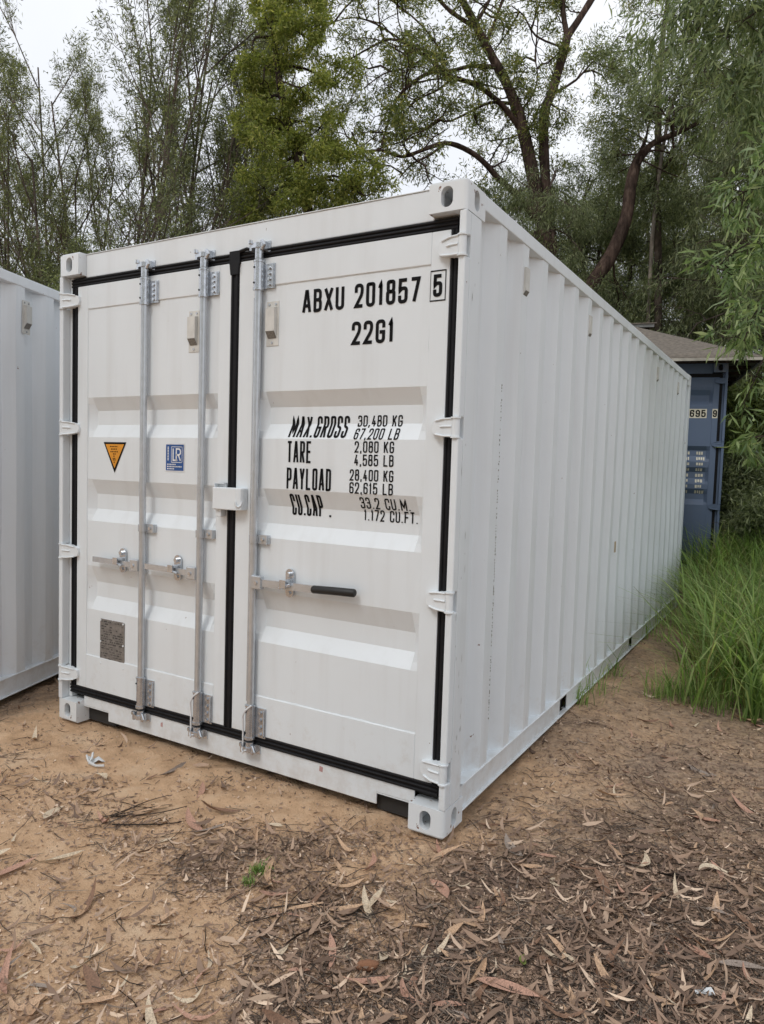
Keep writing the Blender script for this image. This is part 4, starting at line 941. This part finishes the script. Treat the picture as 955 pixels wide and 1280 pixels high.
# --- the big gum with curved limbs
T = Tree(41); q = T.q; D0 = 15.; base = np.array(foot(690, D0)); w0 = lambda u, v, d=D0: tuple(np.array(at(u, v, d)) - base)
px_ = D0 / 899.62
def L_(pts, r0, r1, dd=0, n=8, twigs=0, ds=0):
    m = len(pts); P = [w0(u, v, D0 + ds + dd * i / (m - 1)) for i, (u, v) in enumerate(pts)]
    out = T.limb(P, r0 * px_ * .55, r1 * px_ * .6, n)
    for j in range(twigs):
        i = q.randrange(len(out) // 4, len(out) - 1); d = Vector((q.gauss(0, 1), q.gauss(0, .8), q.gauss(.15, .8))); T.grow(out[i], d, q.uniform(.7, 1.7), .022 * q.uniform(.6, 1.2), 0, 2, .32, .0, 4, .55, 1., .2, .5)
    return out
L_([(698, 470), (688, 340), (674, 262), (660, 190), (647, 139), (632, 102), (609, 60), (588, 19), (566, -20)], 18, 7, .4, 10, 5)
L_([(700, 480), (692, 330), (682, 230), (680, 148), (690, 115), (703, 72), (709, 46)], 13, 8.5, .6, 10, 2)
L_([(709, 46), (729, 16), (750, -20), (765, -60)], 8.5, 6, .2, 8, 2, .6); L_([(709, 46), (704, 15), (703, -30)], 6.5, 5, .2, 8, 2, .6)
L_([(653, 166), (640, 146), (620, 124), (594, 106), (564, 96), (541, 90), (515, 104), (496, 124), (487, 147), (477, 181)], 7, 2, -1.2, 7, 7, .2)
L_([(622, 84), (604, 83), (586, 83), (556, 89), (534, 72), (511, 57), (488, 49), (462, 60), (436, 75)], 5.5, 1.6, -1., 7, 8, .27)
L_([(676, 282), (652, 250), (624, 224), (602, 200), (579, 185), (556, 179), (530, 187), (503, 196), (477, 188), (451, 188), (440, 165)], 8, 1.8, -1.4, 7, 8, .1)
L_([(556, 180), (535, 195), (515, 205), (500, 222)], 3.5, 1.2, -.4, 6, 3, -.6)
L_([(594, 30), (604, 14), (615, -6)], 5, 3, .3, 6, 3, .35); L_([(607, 56), (618, 28), (628, 0), (640, -30)], 4, 2.5, .5, 6, 3, .3)
L_([(642, 130), (622, 128), (605, 131), (564, 151), (545, 151), (528, 172)], 4, 1.2, -.8, 6, 5, .22); L_([(597, 36), (564, 15), (545, -4), (520, -20)], 5, 3, -.5, 6, 4, .33)
L_([(566, 96), (548, 112), (520, 126), (500, 150), (495, 175)], 3, 1, -.7, 6, 4, -.4); L_([(556, 89), (548, 60), (530, 35), (505, 12), (480, -5)], 3.2, 1.2, .5, 6, 5, -.1)
L_([(534, 72), (505, 85), (480, 92), (455, 110)], 2.4, 1, -.4, 5, 4, -.2); L_([(681, 150), (660, 160), (640, 172), (610, 176)], 3, 1.2, .8, 6, 3, .3); L_([(690, 118), (720, 100), (750, 70), (790, 62), (815, 50)], 3.4, 1.4, .6, 6, 6, .4)
L_([(512, 57), (470, 30), (440, 22), (410, 30)], 2.4, 1, -.4, 5, 5, -.3); L_([(705, 60), (670, 45), (655, 20), (640, 8)], 2.6, 1.2, -.6, 5, 4, .55); L_([(648, 142), (665, 120), (672, 95), (668, 70)], 3, 1.2, .6, 6, 4, .2)
plant('gum_tree', T.trunk(M['bark']), T.leaves(13, .075, .10, .012, .4, M['l_gum'], keep=.16), tuple(base), 0, 1, 'big gum tree with red brown trunk and twisting bare limbs behind the container', 'tree')

# --- leaning trunk and poles on the right
T = Tree(51); q = T.q; D0 = 12.8; base = np.array(foot(716, D0)); w0 = lambda u, v, d=None: tuple(np.array(at(u, v, d or D0)) - base); px_ = D0 / 899.62
L_([(690, 470), (712, 410), (740, 355), (762, 322), (782, 275), (788, 235), (795, 205), (806, 188)], 18, 10, .3, 10, 2); L_([(803, 192), (818, 178), (842, 168), (872, 154)], 8, 4, .4, 8, 3); L_([(806, 190), (824, 188), (850, 196)], 3, 1.3, .3, 6, 3)
L_([(800, 205), (812, 150), (818, 100), (826, 50)], 3, 1, .8, 6, 4)
plant('leaning_gum', T.trunk(M['bark']), T.leaves(8, .12, .10, .009, .6, M['l_weep']), tuple(base), 0, 1, 'leaning red brown gum trunk on the right above the corrugated wall', 'tree')
T = Tree(52); q = T.q; D0 = 14.; base = np.array(foot(822, D0)); px_ = D0 / 899.62
L_([(822, 560), (823, 400), (822, 250), (823, 150), (825, 80), (832, 20), (842, -40)], 9, 5, .3, 8, 6)
plant('pole_gum', T.trunk(M['bark2']), T.leaves(8, .14, .10, .009, .5, M['l_gum']), tuple(base), 0, 1, 'straight thin grey brown trunk rising on the right', 'tree')
T = Tree(53); q = T.q; D0 = 13.2; base = np.array(foot(800, D0)); px_ = D0 / 899.62
L_([(805, 560), (815, 300), (835, 150), (850, 110), (866, 70), (872, 30)], 5, 2.5, .3, 7, 3)
plant('dead_tree', T.trunk(M['barkp']), T.leaves(3, .12, .09, .008, .5, M['l_weep']), tuple(base), 0, 1, 'pale slanting dead stem beside the straight trunk on the right', 'tree')

# --- weeping background trees, dense on the right
def weeping(seed, hgt, k):
    T = Tree(seed); q = T.q; top = []
    tr = T.limb([(0, 0, 0), (q.gauss(0, .1), q.gauss(0, .1), hgt * .35), (q.gauss(0, .25), q.gauss(0, .25), hgt * .7), (q.gauss(0, .3), q.gauss(0, .3), hgt)], .10, .02)
    for j in range(34):
        t = .10 + .90 * j / 34; o = tr[min(int(t * (len(tr) - 1)), len(tr) - 1)]; a = j * 2.4 + q.gauss(0, .3)
        T.grow(o, (math.cos(a), math.sin(a), .5), (2.5 - 1.3 * t) * q.uniform(.7, 1.15), .022, 1, 3, .2, -.10, 6, .52, .95, .2, .1)
    return T.trunk(M['bark2']), T.leaves(k, .10, .12, .0085, 1.1, M['l_weep'], keep=.36)
WE = [weeping(61, 9.0, 8), weeping(62, 8.2, 8)]
spots = [(560, 16.5, .82, 'above the header behind the big gum limbs'), (620, 17.5, .9, 'left of the big gum trunk'), (735, 16.5, .82, 'right of the big gum trunk'), (775, 16.5, .88, 'behind the leaning trunk'), (845, 16.5, .98, 'behind the straight thin trunk'),
         (880, 15, .86, 'above the old sheet roof'), (925, 12.6, .88, 'beside the roof eave'), (950, 15, 1.05, 'at the right edge behind the eave'), (1000, 12, 1.1, 'cut by the right edge'), (700, 18, 1.0, 'far behind the big gum trunk'), (655, 13.6, .76, 'low before the big gum trunk'), (715, 16.2, .92, 'low between the big gum and the leaning trunk'),
         (845, 14.5, .66, 'above the top corner of the blue container'), (510, 18, .8, 'far off in the gap above the right door'), (905, 19, 1.35, 'tall in the far right background'), (1020, 16, 1.3, 'tall at the far right edge'), (790, 20, 1.1, 'far behind the leaning trunk'), (590, 22, .95, 'farthest behind the big gum'), (470, 21, .8, 'far behind the olive crown'),
         ]
for i, (u, dp, s_, l_) in enumerate(spots):
    plant('weeping_tree', *WE[i % 2], foot(u, dp), i * 1.7, s_, 'grey green weeping tree ' + l_, 'tree', 'weeping trees in the background')
for x, y, s_, l_ in ((5.4, 6.6, 1.0, 'standing right of the view by the grass bank'), (-7.5, -9.5, 1.0, 'added unseen behind the photographer, far left, to dim the doors'), (-4.2, -11.2, 1.1, 'added unseen behind the photographer, left, to dim the doors'), (-.8, -12, 1.0, 'added unseen straight behind the photographer to dim the doors'), (2.6, -11.4, 1.15, 'added unseen behind the photographer, right, to dim the doors'), (5.6, -10, 1.05, 'added unseen behind the photographer, far right, to dim the doors')):  # trees behind the photographer added out of view to cut skylight on the doors
    plant('weeping_tree', *WE[0], (x, y, float(gz(x, y, False)) - .05), x, s_, 'grey green weeping tree ' + l_, 'tree', 'weeping trees in the background')
# --- undergrowth right of the blue container
UG = [bushy(71, 2.2, 6, 'l_dark', .09, .010), bushy(72, 1.9, 6, 'l_weep', .10, .008)]
for i, (u, dp, s_, l_) in enumerate([(925, 9.6, .9, 'dark shrub beside the blue container under the eave'), (965, 9.0, .95, 'dark shrub at the right edge above the grass'), (945, 10.8, 1.2, 'shrub behind the dark one at the right edge'), (905, 12.2, 1.1, 'shrub right behind the blue container corner'), (990, 10.4, 1.4, 'tall shrub cut by the right edge'), (880, 13.5, 1.2, 'shrub in the dark behind the eave'), (935, 12.8, 1.3, 'far shrub between eave and right edge')]):
    plant('shrub', *UG[i % 2], foot(u, dp), i * 1.3, s_, l_, 'shrub', 'shrubs beside the blue container')
t = MB(); tn = []
for k in range(150):
    u = rr.uniform(905, 985); dp = rr.uniform(8.8, 9.8); p = Vector(foot(u, dp)); L = rr.uniform(.6, 1.7); a = rr.uniform(0, 6.28); pts = [p]; d = Vector((math.cos(a) * .7, math.sin(a) * .7, 1)).normalized()
    for j in range(6): d = (d + Vector((rr.gauss(0, .15), rr.gauss(0, .15), -.22))).normalized(); p = p + d * L / 6; pts.append(p.copy())
    k0 = len(t.v); t.tube(pts, [.005 - .0006 * j for j in range(7)], 3, False); tn += [rr.uniform(.2, 1)] * (len(t.v) - k0)
me = t.mesh('brushwood', M['twig']); a = me.attributes.new('tint', 'FLOAT', 'POINT'); a.data.foreach_set('value', np.array(tn, np.float32))
tag(link('brushwood', me), 'tangle of bare arching stems beside the blue container', 'brushwood', kind='stuff')

# --- near saplings with broad drooping leaves at the right edge
def near_branch(T, pts, D, r0, r1, twigs, L=.30, dd=0):
    q = T.q; m = len(pts); base = T.base; P = [tuple(np.array(at(u, v, D + dd * i / (m - 1))) - base) for i, (u, v) in enumerate(pts)]; out = T.limb(P, r0, r1, 6)
    for j in range(twigs):
        i = q.randrange(len(out) // 4, len(out)); T.grow(out[i], (q.gauss(-.2, .9), q.gauss(0, .9), q.gauss(0, .5)), L * q.uniform(.6, 1.3), .006, 2, 3, .2, -.05, 3, .6, .8, .2, .1)
T = Tree(81); T.base = np.array(foot(1030, 5.6))
T.limb([(0, 0, 0), tuple(np.array(at(1025, 480, 5.6)) - T.base), tuple(np.array(at(1015, 300, 5.6)) - T.base), tuple(np.array(at(1005, 150, 5.6)) - T.base)], .04, .015)
for pts, tw in (([(1012, 260), (970, 235), (930, 240), (905, 262)], 9), ([(1015, 320), (965, 300), (925, 310), (895, 335)], 10), ([(1018, 380), (975, 375), (945, 395), (930, 425)], 8), ([(1020, 430), (985, 425), (960, 440), (945, 470)], 6), ([(1010, 210), (975, 190), (950, 205)], 6), ([(1022, 520), (985, 520), (955, 545)], 5)): near_branch(T, pts, 5.6, .010, .004, tw)
plant('sapling', T.trunk(M['barkd']), T.leaves(2, .03, .135, .0105, .7, M['l_bright'], keep=.44), tuple(T.base), 0, 1, 'bright green sapling with long leaves reaching in from the right edge', 'sapling')
T = Tree(82); T.base = np.array(foot(1080, 7.4))
T.limb([(0, 0, 0), tuple(np.array(at(1075, 300, 7.4)) - T.base), tuple(np.array(at(1050, 60, 7.4)) - T.base), tuple(np.array(at(1020, -120, 7.4)) - T.base)], .07, .03)
for pts, tw in (([(1035, -60), (960, -70), (900, -30), (850, 20)], 16), ([(1040, -20), (970, 0), (915, 40), (880, 90)], 16), ([(1045, 20), (985, 40), (940, 80), (915, 130)], 14), ([(1050, 60), (1000, 80), (965, 120), (945, 160)], 10), ([(1030, -90), (940, -100), (880, -60), (835, -30)], 12), ([(1045, 0), (930, -20), (890, 10), (865, 50)], 12)): near_branch(T, pts, 7.4, .018, .005, tw, .5, .4)
plant('overhanging_gum', T.trunk(M['bark2']), T.leaves(4, .07, .15, .0115, 1.2, M['l_over'], keep=.45, bias=.18), tuple(T.base), 0, 1, 'overhanging gum branches with drooping leaves in the top right corner', 'tree')
